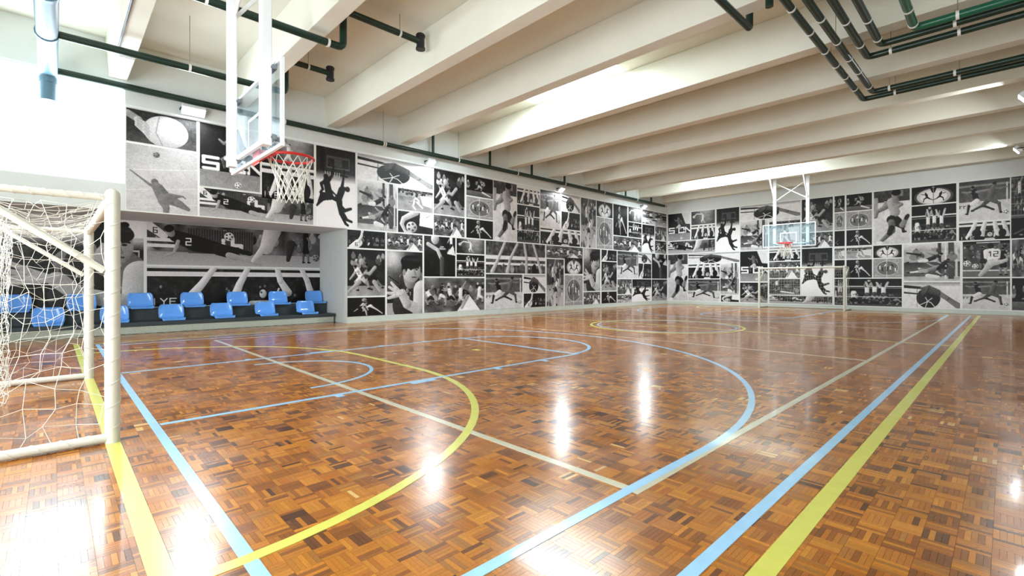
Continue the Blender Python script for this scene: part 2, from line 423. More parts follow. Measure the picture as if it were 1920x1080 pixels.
# ------------------------------------------------------------------ printed photographs: drawn tone by tone onto fine grids
class Cv:
    def __init__(s, a, h, bg=.5, seed=1):
        s.a = a; s.h = h; s.w = int(h * a); s.r = np.random.default_rng(seed)
        s.y, s.x = np.mgrid[0:s.h, 0:s.w]; s.x = (s.x + .5) / s.w * a; s.y = (s.y + .5) / s.h
        s.v = np.full((s.h, s.w), float(bg)); s.e = 1.0 / h
    def mix(s, sd, val):
        m = np.clip(.5 - sd / s.e, 0, 1); s.v = s.v * (1 - m) + val * m; return s
    def rect(s, x0, y0, x1, y1, v):
        x0 *= s.a; x1 *= s.a
        return s.mix(np.maximum(np.abs(s.x - (x0 + x1) / 2) - abs(x1 - x0) / 2, np.abs(s.y - (y0 + y1) / 2) - (y1 - y0) / 2), v)
    def ell(s, x, y, rx, ry, v, rot=0, sh=0):
        X = s.x - x * s.a; Y = s.y - y; c, q = math.cos(rot), math.sin(rot); U = X * c + Y * q; W = -X * q + Y * c
        d = np.sqrt((U / rx) ** 2 + (W / ry) ** 2)
        return s.mix((d - 1) * min(rx, ry), v - sh * np.clip((U / rx) + (W / ry) * .7, -1.3, 1.3))
    def limb(s, pts, v, sh=.1):
        """chain of tapering capsules; pts = (x fraction, y, radius)"""
        for (x0, y0, r0), (x1, y1, r1) in zip(pts[:-1], pts[1:]):
            x0 *= s.a; x1 *= s.a; dx, dy = x1 - x0, y1 - y0; L2 = dx * dx + dy * dy + 1e-9
            t = np.clip(((s.x - x0) * dx + (s.y - y0) * dy) / L2, 0, 1); r = r0 + (r1 - r0) * t
            ex = s.x - (x0 + dx * t); ey = s.y - (y0 + dy * t)
            s.mix(np.hypot(ex, ey) - r, v - sh * np.clip((ex * .8 + ey * .5) / np.maximum(r, 1e-4), -1, 1))
        return s
    def poly(s, pts, v):
        P = [(p[0] * s.a, p[1]) for p in pts]; ins = np.zeros_like(s.v, bool)
        for (x0, y0), (x1, y1) in zip(P, P[1:] + P[:1]):
            if y0 == y1: continue
            c = ((y0 <= s.y) & (s.y < y1)) | ((y1 <= s.y) & (s.y < y0))
            ins ^= c & (s.x < x0 + (s.y - y0) * (x1 - x0) / (y1 - y0))
        s.v = np.where(ins, v, s.v); return s
    def glow(s, x, y, r, amt):
        s.v = s.v + amt * np.exp(-(((s.x - x * s.a) ** 2 + (s.y - y) ** 2) / r ** 2)); return s
    def grad(s, y0, y1, v0, v1):
        t = np.clip((s.y - y0) / (y1 - y0), 0, 1); m = (s.y >= y0) & (s.y <= y1)
        s.v = np.where(m, v0 + (v1 - v0) * t, s.v); return s
    def noise(s, amp, cell, m=None):
        k = max(2, int(s.h / cell)); kw = max(2, int(s.w / cell)); g = s.r.normal(0, 1, (k + 1, kw + 1))
        yy = np.linspace(0, k - 1e-6, s.h); xx = np.linspace(0, kw - 1e-6, s.w); yi = yy.astype(int); xi = xx.astype(int)
        fy = (yy - yi)[:, None]; fx = (xx - xi)[None]
        n = (g[yi][:, xi] * (1 - fy) * (1 - fx) + g[yi + 1][:, xi] * fy * (1 - fx) + g[yi][:, xi + 1] * (1 - fy) * fx + g[yi + 1][:, xi + 1] * fy * fx)
        s.v = s.v + amp * (n if m is None else n * m); return s
    def crowd(s, y0, y1, n, lo=.1, hi=.7, r=.03):
        for _ in range(n):
            x, y = s.r.random(), s.r.uniform(y0, y1); v = s.r.uniform(lo, hi); q = r * s.r.uniform(.6, 1.3)
            s.ell(x, y + q * 1.5, q * 1.3, q * 1.6, s.r.uniform(lo, hi * .8)); s.ell(x, y, q * .6, q * .75, v * .6 + .25, sh=.1)
        return s
    def text(s, t, x, y, hgt, v, w=None, th=.16):
        """strokes of block capitals and digits"""
        G = {'S': '1,0 0,0 0,.5 1,.5 1,1 0,1', 'O': '0,0 1,0 1,1 0,1 0,0', 'N': '0,1 0,0 1,1 1,0', 'I': '.5,0 .5,1', 'Y': '0,0 .5,.5 1,0|.5,.5 .5,1',
             'E': '1,0 0,0 0,1 1,1|0,.5 .8,.5', '1': '.2,.2 .6,0 .6,1', '2': '0,0 1,0 1,.5 0,.5 0,1 1,1', '6': '1,0 0,0 0,1 1,1 1,.5 0,.5',
             'p': '0,1.3 0,.2 .9,.2 .9,.9 0,.9', 'i': '.5,.3 .5,1|.5,0 .5,.05', 'b': '0,-.2 0,1 .9,1 .9,.4 0,.4', 'd': '.9,-.2 .9,1 0,1 0,.4 .9,.4',
             'L': '0,0 0,1 1,1', 'T': '0,0 1,0|.5,0 .5,1', 'r': '0,1 0,.3|0,.5 .8,.3', 'A': '0,1 .5,0 1,1|.2,.6 .8,.6', '3': '0,0 1,0 .4,.45 1,.6 1,1 0,1',
             'U': '0,0 0,1 1,1 1,0', 'V': '0,0 .5,1 1,0', 't': '.5,0 .5,1|.1,.3 .9,.3', '5': '1,0 0,0 0,.5 1,.5 1,1 0,1', ' ': ''}
        w = w or hgt * .6; q = hgt * th / 2
        for ch in t:
            for st in G.get(ch, '').split('|'):
                if not st: continue
                P = [tuple(map(float, k.split(','))) for k in st.split()]
                s.limb([((x * s.a + px * w) / s.a, y + py * hgt, q) for px, py in P], v, 0)
            x += (w * 1.45) / s.a
        return s
    def net(s, y0, y1, v, n=14, m=8, t=.004):
        for i in range(n + 1): s.limb([(i / n, y0, t), (i / n, y1, t)], v, 0)
        for j in range(m + 1): s.limb([(0, y0 + (y1 - y0) * j / m, t), (1, y0 + (y1 - y0) * j / m, t)], v, 0)
        return s
    def man(s, x, y, H, pose, shirt=.8, short=.15, skin=.55, hair=.1, flip=1, sock=None, sh=.12, num=None, fat=1.12):
        """a player; (x, y) is the hip, H the standing height, all in picture heights"""
        A = {k: tuple(float(c) for c in v.split(',')) for k, v in (t.split(':') for t in POSES[pose].split())}
        p = lambda k, r: (x + flip * A[k][0] * H / s.a, y + A[k][1] * H, r * H * fat)
        sock = skin if sock is None else sock
        s.limb([p('hd', .03), p('nk', .03)], skin * .8, sh)
        s.limb([p('nk', .035), p('eB', .03), p('wB', .022)], skin * .85, sh); s.limb([p('nk', .04), ((p('nk', 0)[0] + p('eB', 0)[0]) / 2, (p('nk', 0)[1] + p('eB', 0)[1]) / 2, .038 * H)], shirt * .85, sh)
        s.limb([p('hp', .055), p('kB', .042)], skin * .85, sh); s.limb([p('kB', .036), p('fB', .024)], sock * .85, sh)
        s.limb([p('fB', .026), (p('fB', 0)[0] + flip * .05 * H / s.a, p('fB', 0)[1] + .005 * H, .018 * H)], .12, 0)
        s.limb([p('hp', .066), ((p('hp', 0)[0] * .35 + p('kB', 0)[0] * .65), (p('hp', 0)[1] * .35 + p('kB', 0)[1] * .65), .058 * H)], short * .85, sh * .5)
        s.limb([p('nk', .075), p('hp', .068)], shirt, sh)
        s.limb([p('hp', .055), p('kA', .045)], skin, sh); s.limb([p('kA', .038), p('fA', .025)], sock, sh)
        s.limb([p('fA', .028), (p('fA', 0)[0] + flip * .05 * H / s.a, p('fA', 0)[1] + .005 * H, .02 * H)], .12, 0)
        s.limb([p('hp', .07), ((p('hp', 0)[0] * .35 + p('kA', 0)[0] * .65), (p('hp', 0)[1] * .35 + p('kA', 0)[1] * .65), .06 * H)], short, sh * .5)
        s.limb([p('nk', .04), ((p('nk', 0)[0] + p('eA', 0)[0]) / 2, (p('nk', 0)[1] + p('eA', 0)[1]) / 2, .042 * H)], shirt, sh)
        s.limb([((p('nk', 0)[0] + p('eA', 0)[0]) / 2, (p('nk', 0)[1] + p('eA', 0)[1]) / 2, .034 * H), p('eA', .032), p('wA', .022)], skin, sh)
        hx, hy = p('hd', 0)[:2]
        s.ell(hx, hy, .048 * H, .06 * H, skin, sh=sh); s.ell(hx - flip * .008 * H / s.a, hy - .022 * H, .05 * H, .045 * H, hair)
        if num: s.text(num, (p('nk', 0)[0] * .6 + p('hp', 0)[0] * .4) - .03 * H / s.a, p('nk', 0)[1] * .6 + p('hp', 0)[1] * .4 - .04 * H, .08 * H, .1)
        return s
    def ball(s, x, y, r, v=.8, lines=.2, basket=False):
        s.ell(x, y, r, r, v, sh=.15)
        if basket:
            s.limb([(x - r / s.a, y, .05 * r), (x + r / s.a, y, .05 * r)], lines, 0)
            for q in (-.45, 0, .45): s.limb([(x + (q * .9) * r / s.a, y - r * math.sqrt(1 - q * q), .05 * r), (x + q * 1.3 * r / s.a, y, .05 * r), (x + q * .9 * r / s.a, y + r * math.sqrt(1 - q * q), .05 * r)], lines, 0)
        else:
            for q in range(5): s.ell(x + .62 * r * math.cos(q * 1.257) / s.a, y + .62 * r * math.sin(q * 1.257), r * .22, r * .22, lines)
        return s

POSES = {
 'kick': 'hd:.02,-.50 nk:.0,-.38 hp:0,0 eA:.16,-.28 wA:.06,-.20 eB:-.16,-.34 wB:-.24,-.22 kA:.16,.14 fA:.20,.36 kB:-.02,.26 fB:-.20,.50',
 'run': 'hd:.06,-.50 nk:.04,-.38 hp:0,0 eA:.18,-.28 wA:.28,-.36 eB:-.12,-.26 wB:-.16,-.12 kA:.20,.12 fA:.16,.36 kB:-.10,.22 fB:-.34,.30',
 'lunge': 'hd:.12,-.46 nk:.08,-.34 hp:0,0 eA:.26,-.30 wA:.40,-.34 eB:-.02,-.24 wB:.14,-.20 kA:.22,.16 fA:.26,.44 kB:-.20,.20 fB:-.46,.34',
 'jump': 'hd:.0,-.50 nk:.0,-.38 hp:0,0 eA:.10,-.56 wA:.12,-.76 eB:-.10,-.55 wB:-.08,-.74 kA:.08,.22 fA:-.04,.42 kB:-.08,.22 fB:-.18,.42',
 'reach': 'hd:-.02,-.50 nk:.0,-.38 hp:0,0 eA:.14,-.56 wA:.24,-.76 eB:-.14,-.26 wB:-.22,-.12 kA:.14,.16 fA:.04,.38 kB:-.10,.24 fB:-.26,.42',
 'stand': 'hd:0,-.51 nk:0,-.39 hp:0,0 eA:.12,-.20 wA:.10,-.02 eB:-.12,-.20 wB:-.10,-.02 kA:.07,.24 fA:.08,.48 kB:-.07,.24 fB:-.08,.48',
 'low': 'hd:.20,-.30 nk:.14,-.22 hp:0,0 eA:.26,-.06 wA:.36,.06 eB:.06,-.02 wB:.16,.10 kA:.18,.14 fA:.10,.38 kB:-.14,.16 fB:-.34,.36',
 'slide': 'hd:-.40,-.26 nk:-.32,-.18 hp:0,0 eA:-.30,.02 wA:-.40,.14 eB:-.16,-.26 wB:-.06,-.34 kA:.22,.02 fA:.46,.06 kB:.16,-.12 fB:.06,.08',
 'dive': 'hd:-.36,-.06 nk:-.28,-.02 hp:0,0 eA:-.46,-.12 wA:-.62,-.16 eB:-.42,.08 wB:-.56,.14 kA:.24,.04 fA:.48,.10 kB:.22,.10 fB:.42,.20',
 'hangL': 'hd:.06,-.44 nk:.03,-.34 hp:0,0 eA:.14,-.50 wA:.20,-.70 eB:-.10,-.24 wB:-.14,-.10 kA:-.12,.16 fA:-.34,.30 kB:.12,.08 fB:.30,.08',
 'hangR': 'hd:.10,-.42 nk:.04,-.34 hp:0,0 eA:.06,-.54 wA:.06,-.74 eB:-.04,-.20 wB:-.14,-.14 kA:.16,.18 fA:.28,.20 kB:.10,.26 fB:.22,.50',
}
def m_dunk(c):
    c.v[:] = .84; c.glow(.5, .75, .5, .06); c.grad(0, .3, .16, .2); c.grad(.3, .42, .2, .82)
    c.rect(.1, 0, .2, .3, .1); c.rect(.25, .1, .85, .13, .3); c.rect(.25, .24, .85, .26, .34); c.rect(.25, .1, .28, .26, .32); c.rect(.82, .1, .85, .26, .32); c.rect(.45, .12, .65, .23, .3)
    c.limb([(.2, .31, .012), (.78, .34, .012)], .1, 0)
    for i in range(7): c.limb([(.22 + i * .06, .31, .006), (.24 + i * .055, .37, .006)], .7, 0)
    k = dict(shirt=.13, short=.11, skin=.12, hair=.1, sh=.02, fat=1.5)
    B = .12
    c.ell(.24, .375, .034, .036, B); c.limb([(.27, .44, .034), (.38, .36, .018), (.43, .24, .012)], B, 0); c.limb([(.25, .43, .045), (.32, .60, .05)], B, 0)
    c.limb([(.22, .44, .03), (.12, .47, .02), (.16, .54, .018), (.1, .58, .014)], B, 0); c.limb([(.32, .6, .055), (.14, .66, .03), (.02, .75, .012)], B, 0); c.poly([(.0, .76), (.1, .58), (.34, .56), (.4, .66), (.2, .68)], B)
    c.limb([(.36, .62, .03), (.52, .66, .022)], B, 0); c.limb([(.36, .54, .014), (.5, .6, .01)], B, 0)
    c.limb([(.7, .26, .012), (.68, .38, .016), (.64, .5, .026)], B, 0); c.ell(.79, .5, .036, .036, B); c.limb([(.7, .5, .03), (.76, .5, .02)], B, 0); c.limb([(.64, .52, .048), (.56, .64, .045)], B, 0)
    c.limb([(.55, .62, .045), (.6, .74, .036), (.72, .78, .024), (.88, .75, .018)], B, 0); c.limb([(.57, .66, .045), (.62, .82, .03), (.74, .95, .018), (.8, .97, .016)], B, 0); c.limb([(.64, .8, .028), (.78, .9, .018), (.9, .92, .016)], B, 0)
def m_kick(c):
    c.grad(0, .22, .3, .26); c.grad(.22, 1, .82, .74); c.rect(.0, .12, .12, .5, .6); c.rect(.3, .2, .7, .55, .86); c.noise(.03, 6)
    c.man(.56, .5, .78, 'kick', shirt=.62, short=.14, skin=.5, hair=.1, sock=.22, sh=.16)
    c.limb([(.56, .2, .07), (.3, .32, .045), (.1, .38, .035), (.04, .48, .03)], .5, .14); c.limb([(.5, .22, .075), (.6, .42, .08)], .62, .15)
    c.limb([(.5, .55, .08), (.8, .68, .05)], .14, .05); c.limb([(.8, .66, .05), (.94, .5, .03)], .5, .1); c.ell(.92, .52, .035, .06, .16, .5)
    c.limb([(.5, .6, .06), (.52, .76, .05), (.2, .95, .03)], .4, .14); c.limb([(.5, .7, .05), (.44, .8, .04)], .15, .05); c.ell(.16, .97, .06, .03, .85); c.rect(.5, .02, .82, .13, .5); c.ell(.62, .1, .065, .082, .5, sh=.14); c.ell(.63, .055, .075, .055, .08); c.limb([(.6, .18, .05), (.62, .2, .05)], .5, .1)
def m_handball(c):
    c.v[:] = .82; c.grad(0, .16, .55, .8); c.noise(.02, 8); c.rect(.24, .2, .255, 1, .6); c.limb([(0, .42, .035), (.5, .5, .02)], .2, .03); c.limb([(0, .17, .06), (.3, .22, .05), (.5, .35, .04)], .16, .03)
    c.ell(.45, .62, .42, .40, .15, sh=.06)
    for p in ([(.4, .98), (.44, .75), (.4, .6)], [(.3, .9), (.42, .78), (.52, .62)], [(.56, .95), (.5, .8), (.44, .76)]): c.limb([(x, y, .014) for x, y in p], .8, 0)
    c.limb([(1.02, .98, .12), (.78, .62, .09), (.62, .4, .1)], .45, .18)
    for i in range(4): c.limb([(.64, .34 + i * .05, .05), (.46 - i * .012, .16 + i * .07, .045), (.32 + i * .01, .24 + i * .09, .035)], .36 - .03 * i, .14)
def m_block(c):
    c.v[:] = .16; c.noise(.05, 14); c.crowd(.45, .9, 14, .1, .4, .05); c.rect(0, .12, 1, .24, .82); c.rect(0, 0, 1, .04, .75); c.net(.28, .98, .07, 14, 5)
    for p in ([(.2, .85, .12), (.27, .45, .09), (.34, .0, .07)], [(.44, .95, .12), (.48, .45, .09), (.53, .0, .07)], [(.78, .7, .11), (.73, .35, .085), (.71, .0, .07)], [(.94, .8, .1), (.91, .35, .08), (.87, .0, .065)]):
        c.limb(p, .78, .16)
    c.ell(.36, .62, .17, .22, .13, sh=.06); c.limb([(.3, .95, .22), (.44, 1, .2)], .1, .03); c.ell(.86, .66, .13, .22, .06); c.limb([(.84, .98, .16), (.95, 1.0, .14)], .08, 0)
    c.ell(.62, .72, .09, .12, .72, sh=.1); c.ell(.61, .68, .03, .03, .3); c.limb([(.55, .98, .07), (.68, .98, .07)], .75, .1); c.limb([(.7, .84, .03), (.72, .58, .025)], .78, .1)
    c.text('IYE', .02, .8, .15, .85, .13)
def m_netjump(c):
    c.v[:] = .1; c.grad(.5, .85, .2, .14); c.noise(.04, 10); c.rect(0, .27, 1, .3, .85); c.rect(0, .34, 1, .35, .6)
    c.crowd(.55, .9, 22, .08, .5, .03); c.ball(.42, .08, .035, .8)
    for x, y, f in ((.38, .45, 1), (.52, .42, -1), (.68, .44, 1)): c.man(x, y + .1, .5, 'jump', shirt=.85, short=.3, skin=.62, flip=f)
    c.limb([(.4, .3, .025), (.36, .12, .02)], .7, .1); c.limb([(.62, .32, .025), (.56, .14, .02)], .7, .1); c.limb([(.72, .3, .025), (.76, .13, .02)], .7, .1)
    c.man(.13, .74, .62, 'stand', shirt=.88, short=.1, skin=.5, num='13'); c.rect(0, .66, 1, .68, .75); c.rect(0, .93, 1, 1, .3); c.man(.86, .82, .4, 'low', shirt=.5)
def m_pair(c):
    c.v[:] = .76; c.grad(0, .52, .28, .36); c.rect(0, .1, 1, .15, .5); c.rect(.93, .1, .96, .6, .8); c.noise(.025, 8); c.text('rr', .02, .58, .09, .15)
    c.man(.36, .5, .72, 'lunge', shirt=.1, short=.82, skin=.5, hair=.08, sock=.14, flip=-1); c.limb([(.36, .28, .03), (.62, .25, .025)], .5, .1)
    c.man(.62, .48, .78, 'lunge', shirt=.36, short=.34, skin=.42, hair=.12, sock=.3, sh=.12); c.ball(.92, .82, .06, .8)
def m_duel(c):
    c.v[:] = .1; c.glow(.4, .3, .3, .05); c.noise(.015, 10)
    c.man(.34, .5, .7, 'low', shirt=.62, short=.12, skin=.62, hair=.08, flip=1, sh=.28); c.man(.6, .44, .72, 'low', shirt=.16, short=.8, skin=.6, hair=.06, flip=-1, sh=.28)
    c.limb([(.62, .5, .05), (.76, .66, .03), (.92, .9, .022)], .72, .2); c.limb([(.4, .55, .05), (.48, .75, .035), (.5, .96, .024)], .62, .2); c.ell(.44, .14, .09, .1, .5, sh=.2)
def m_scuffle(c):
    c.v[:] = .17; c.crowd(.05, .3, 14, .12, .75, .045); c.grad(.78, 1, .5, .58); c.noise(.04, 14)
    c.man(.36, .6, .72, 'low', shirt=.82, short=.8, skin=.6, flip=-1, sock=.55, sh=.2, num='5'); c.man(.66, .56, .74, 'low', shirt=.16, short=.14, skin=.5, flip=-1, sh=.2)
    c.limb([(.72, .38, .04), (.58, .52, .035), (.46, .5, .03)], .6, .15); c.limb([(.3, .7, .05), (.12, .84, .035), (.04, .9, .03)], .6, .15); c.ell(.36, .26, .06, .07, .6, sh=.1); c.limb([(.7, .7, .05), (.86, .9, .03)], .6, .15)
def m_scrum(c):
    c.v[:] = .34; c.noise(.08, 10); c.crowd(.12, .6, 26, .1, .8, .06)
    for i in range(6): c.man(.1 + .16 * i, .5 + .1 * c.r.random(), .62, ['low', 'run', 'lunge', 'reach'][i % 4], shirt=[.85, .15, .8][i % 3], short=[.2, .8][i % 2], skin=.55, flip=[-1, 1][i % 2])
    c.poly([(.52, 1), (.72, .5), (.92, 1)], .84); c.limb([(.7, .56, .05), (.6, .9, .04)], .6, .1); c.noise(.04, 22)
def m_huddle(c):
    c.v[:] = .3; c.grad(.55, 1, .55, .7); c.noise(.05, 12); c.crowd(.08, .4, 20, .1, .85, .05)
    c.man(.35, .42, .55, 'reach', shirt=.82, skin=.6, num='1'); c.man(.66, .46, .6, 'run', shirt=.2, short=.8, flip=-1); c.man(.5, .62, .5, 'low', shirt=.85); c.crowd(.75, .95, 10, .2, .9, .05); c.noise(.05, 24)
def m_keycircle(c):
    c.v[:] = .58; c.noise(.03, 8); c.ell(.5, .5, .40, .36, .42); c.limb([(.5 + .42 * math.cos(t / 8) / c.a, .5 + .38 * math.sin(t / 8), .006) for t in range(51)], .8, 0)
    c.rect(.47, 0, .49, 1, .82); c.limb([(0, .9, .006), (1, .88, .006)], .8, 0); c.ell(.86, .14, .05, .07, .75); c.text('N', .83, .1, .07, .1)
    for i in range(7): c.man(.24 + .09 * i, .5 + .14 * math.sin(i * 2.3), .3, ['reach', 'run', 'low'][i % 3], shirt=[.86, .12][i % 2], short=[.8, .2][i % 2], skin=.5, flip=[1, -1][i % 2])
def m_mirror(c):
    c.v[:] = .07; c.ell(.5, .6, .44 * c.a, .5, .3); c.ell(.5, .6, .38 * c.a, .44, .72, sh=.04); c.ell(.5, .62, .3 * c.a, .36, .84); c.ball(.5, .1, .05, .6)
    k = dict(shirt=.1, short=.08, skin=.1, hair=.08, sh=.02)
    c.man(.36, .62, .52, 'lunge', flip=-1, **k); c.man(.64, .62, .52, 'lunge', flip=1, **k); c.limb([(.46, .16, .05), (.5, .34, .06), (.54, .16, .05)], .12, 0); c.rect(.49, .1, .51, 1, .5)
def m_serve(c):
    t = c.x / c.a; c.v[:] = .12 + .5 * np.clip(1.3 - np.abs(t - .62) * 2.2, 0, 1) * (1 - c.y * .5); c.noise(.03, 8)
    c.man(.5, .62, .8, 'reach', shirt=.85, short=.8, skin=.72, hair=.25, flip=-1, sh=.2); c.limb([(.5, .25, .05), (.24, .2, .04), (.12, .36, .04)], .75, .15); c.ball(.12, .4, .1, .82)
def m_volley(c):
    c.v[:] = .15; c.noise(.05, 12); c.crowd(.3, .7, 12, .12, .45, .05); c.limb([(.14, 1, .2), (.28, .72, .2)], .84, .1); c.limb([(.28, .66, .09), (.36, .34, .07), (.38, .05, .05)], .76, .15)
    c.ell(.38, .04, .07, .1, .8); c.text('6', .2, .72, .17, .15); c.man(.78, .62, .55, 'stand', shirt=.4, skin=.55); c.man(.92, .62, .5, 'stand', shirt=.25, skin=.5); c.ell(.55, .75, .04, .1, .8, .4)
def m_darkrun(c):
    c.v[:] = .1; c.grad(.74, 1, .42, .34); c.noise(.02, 8); c.crowd(.1, .4, 6, .3, .8, .07); c.man(.46, .46, .7, 'run', shirt=.14, short=.7, skin=.62, sock=.6, sh=.2); c.limb([(.6, .76, .05), (.9, .92, .03)], .8, .15)
def m_chase(c):
    c.v[:] = .6; c.grad(0, .12, .8, .8); c.rect(0, .1, 1, .2, .25); c.crowd(.08, .24, 26, .05, .5, .035); c.grad(.42, 1, .5, .66); c.noise(.04, 12)
    c.man(.5, .44, .6, 'lunge', shirt=.22, short=.85, skin=.6, sock=.8); c.limb([(.54, .62, .05), (.7, .85, .03)], .8, .15); c.limb([(.46, .6, .05), (.42, .8, .035), (.5, .95, .03)], .8, .15); c.poly([(.62, .32), (.98, .3), (.98, .8), (.7, .72)], .8)
def m_holdball(c):
    c.v[:] = .2; c.poly([(.62, 0), (1, 0), (1, .7), (.6, .62)], .84); c.noise(.02, 10); c.limb([(.5, 0, .16), (.16, .35, .12), (.1, .6, .09), (.2, .95, .07)], .72, .2); c.ball(.38, .72, .26, .72, .35); c.limb([(.2, .95, .06), (.36, 1, .05)], .75, .1); c.limb([(.9, .1, .01), (.8, .2, .01)], .4, 0)
def m_tackle(c):
    c.v[:] = .66; c.grad(0, .16, .8, .7); c.grad(.5, 1, .27, .4); c.grad(.88, 1, .66, .7); c.noise(.04, 10)
    c.rect(.62, 0, .68, .9, .22); c.rect(.74, .0, .77, .95, .8); c.rect(.8, 0, .9, .95, .3); c.rect(.92, 0, .96, .9, .75); c.crowd(.1, .3, 6, .2, .8, .05)
    c.limb([(.06, .24, .02), (.3, .3, .03)], .15, 0); c.man(.4, .46, .62, 'slide', shirt=.16, short=.8, skin=.6, flip=-1); c.man(.4, .74, .6, 'slide', shirt=.5, short=.62, skin=.66, flip=-1, sock=.8); c.man(.68, .62, .55, 'low', shirt=.14, short=.12, skin=.4)
    c.limb([(.45, .86, .05), (.62, .9, .04)], .8, .1)
def m_banner(c):
    c.v[:] = .5; c.grad(0, .5, .1, .13); c.poly([(.62, 0), (1, 0), (1, .42), (.8, .4)], .78); c.rect(0, .5, 1, .74, .12); c.grad(.74, 1, .5, .56); c.noise(.02, 8)
    c.text('S', .06, .53, .18, .86, .2, .26); c.text('O', .5, .53, .18, .86, .2, .26); c.text('N', .8, .53, .18, .86, .2, .26)
    c.man(.52, .46, .66, 'run', shirt=.36, short=.7, skin=.42, flip=-1, sock=.3); c.ball(.62, .93, .05, .86)
def m_keeper(c):
    c.v[:] = .34; c.noise(.1, 30); c.grad(.68, 1, .58, .66); c.crowd(.05, .4, 24, .1, .75, .07); c.rect(.2, .1, .56, .7, .3)
    for i in range(26): c.rect(.2 + i * .014, .08, .204 + i * .014, .62, .14)
    c.limb([(0, .05, .1), (.08, .3, .08)], .8, .05); c.rect(0, .36, .14, .44, .82); c.rect(0, .5, .15, .58, .82); c.text('6', .03, .12, .12, .1)
    c.text('ib', .36, .34, .3, .82, .22, .3)
    c.limb([(.14, .3, .14), (.24, .46, .2), (.36, .56, .15)], .1, .03); c.limb([(.36, .6, .13), (.46, .74, .1)], .14, .03); c.limb([(.42, .72, .08), (.52, .82, .06), (.6, .93, .05)], .62, .1)
    c.limb([(.36, .52, .1), (.48, .6, .07), (.54, .66, .06)], .16, .03); c.ell(.11, .2, .09, .13, .56, -.4, .1); c.ell(.105, .12, .1, .09, .08, -.4); c.limb([(.15, .42, .04), (.13, .7, .03), (.09, .78, .025)], .6, .1); c.text('2', .19, .34, .16, .85)
    c.ball(.42, .24, .11, .84, .25); c.limb([(.68, .0, .22), (.64, .5, .16)], .72, .15); c.limb([(.63, .46, .1), (.56, .85, .05)], .75, .12); c.limb([(.8, .35, .12), (.78, .8, .05)], .22, .05); c.man(.9, .42, .9, 'stand', shirt=.1, short=.1, skin=.4); c.ball(.97, .72, .1, .5)
def m_arms(c):
    c.v[:] = .3; c.noise(.07, 6); c.grad(.66, .74, .8, .85); c.rect(0, .44, 1, .56, .82); c.crowd(.66, .92, 14, .1, .8, .06)
    for p in ([(.1, .95, .08), (.18, .6, .06), (.3, .0, .055)], [(.34, .95, .08), (.38, .55, .06), (.5, .06, .055)], [(.66, .95, .07), (.66, .5, .06), (.62, .0, .055)], [(.92, .95, .07), (.86, .5, .055), (.78, .0, .05)]): c.limb(p, .66, .2)
    c.ell(.8, .9, .13, .22, .06)
def m_reach(c):
    c.v[:] = .12; c.glow(.2, .1, .3, .12); c.noise(.03, 10); c.limb([(.12, .2, .05), (.42, .34, .05), (.56, .6, .05)], .68, .2); c.ell(.34, .06, .12, .14, .7, sh=.2); c.man(.86, .2, .5, 'reach', shirt=.85, skin=.7); c.limb([(.5, .3, .03), (.66, .3, .02)], .6, .1)
    c.limb([(.56, .56, .07), (.56, 1, .06)], .3, .1); c.poly([(.72, .42), (.92, .2), (1, .46)], .82); c.rect(.5, .24, .62, .26, .75)
def m_portrait(c, big=False):
    t = c.x / c.a; c.v[:] = .16; c.glow(.12, .1, .25, .6); c.grad(.82, 1, .6, .62) if not big else None; c.noise(.02, 8)
    if big: c.grad(0, .2, .9, .86); c.grad(.2, .34, .86, .2); c.noise(.03, 6); c.rect(.86, .2, 1, .24, .7); c.rect(.9, .34, .97, .36, .7); c.rect(.9, .46, .97, .48, .7); c.rect(.96, .34, .97, .48, .7)
    c.limb([(.52, .5, .16), (.8, .5, .2), (.98, .7, .2)], .42, .15); c.limb([(.62, .5, .2), (.6, .85, .3)], .2, .06); c.limb([(.98, .62, .16), (.96, 1, .16)], .66, .18)
    c.ell(.12, .55, .2, .2, .3, sh=.12); c.limb([(.05, .4, .008), (.3, .5, .008)], .1, 0)
    D, G = (.09, 1.15) if big else (0, 1)
    X = lambda x: .68 + (x - .68) * G * (.66 / c.a if big else 1) + D
    Y = lambda y: .3 + (y - .3) * G
    c.limb([(X(.6), Y(.42), .1 * G), (X(.64), Y(.5), .1 * G)], .5, .16); c.ell(X(.68), Y(.3), .17 * G, .2 * G, .68, .12, .16); c.ell(X(.66), Y(.17), .19 * G, .11 * G, .1, .1)
    for q in range(16): c.ell(X(.5 + .024 * q), Y(.13 + .05 * math.sin(q * 2.1)), .035 * G, .03 * G, .07 + .12 * (q % 3 == 0))
    c.ell(X(.49), Y(.24), .06 * G, .11 * G, .1, .2); c.ell(X(.47), Y(.33), .03 * G, .05 * G, .52)
    c.limb([(X(.60), Y(.255), .010 * G), (X(.71), Y(.25), .012 * G)], .12, 0); c.limb([(X(.80), Y(.25), .012 * G), (X(.89), Y(.26), .01 * G)], .12, 0)
    c.ell(X(.66), Y(.285), .024 * G, .012 * G, .08); c.ell(X(.83), Y(.285), .022 * G, .012 * G, .08)
    c.limb([(X(.76), Y(.28), .012 * G), (X(.79), Y(.36), .018 * G)], .5, .1); c.limb([(X(.70), Y(.41), .011 * G), (X(.82), Y(.41), .009 * G)], .28, 0); c.ell(X(.76), Y(.45), .05 * G, .015 * G, .52)
    c.limb([(.9, .95, .09), (.55, .84, .08), (.42, .68, .08)], .66, .2)
    for x, y in ((.06, .57), (.02, .66), (.04, .74), (.12, .5)): c.limb([(.4, .68, .035), ((.4 + x) / 2 - .01, (.68 + y) / 2, .03), (x, y, .022)], .72, .15)
    c.text('5', .54, .6, .05, .8); c.text('1', .62, .65, .05, .8); c.text('2', .56, .72, .05, .7)
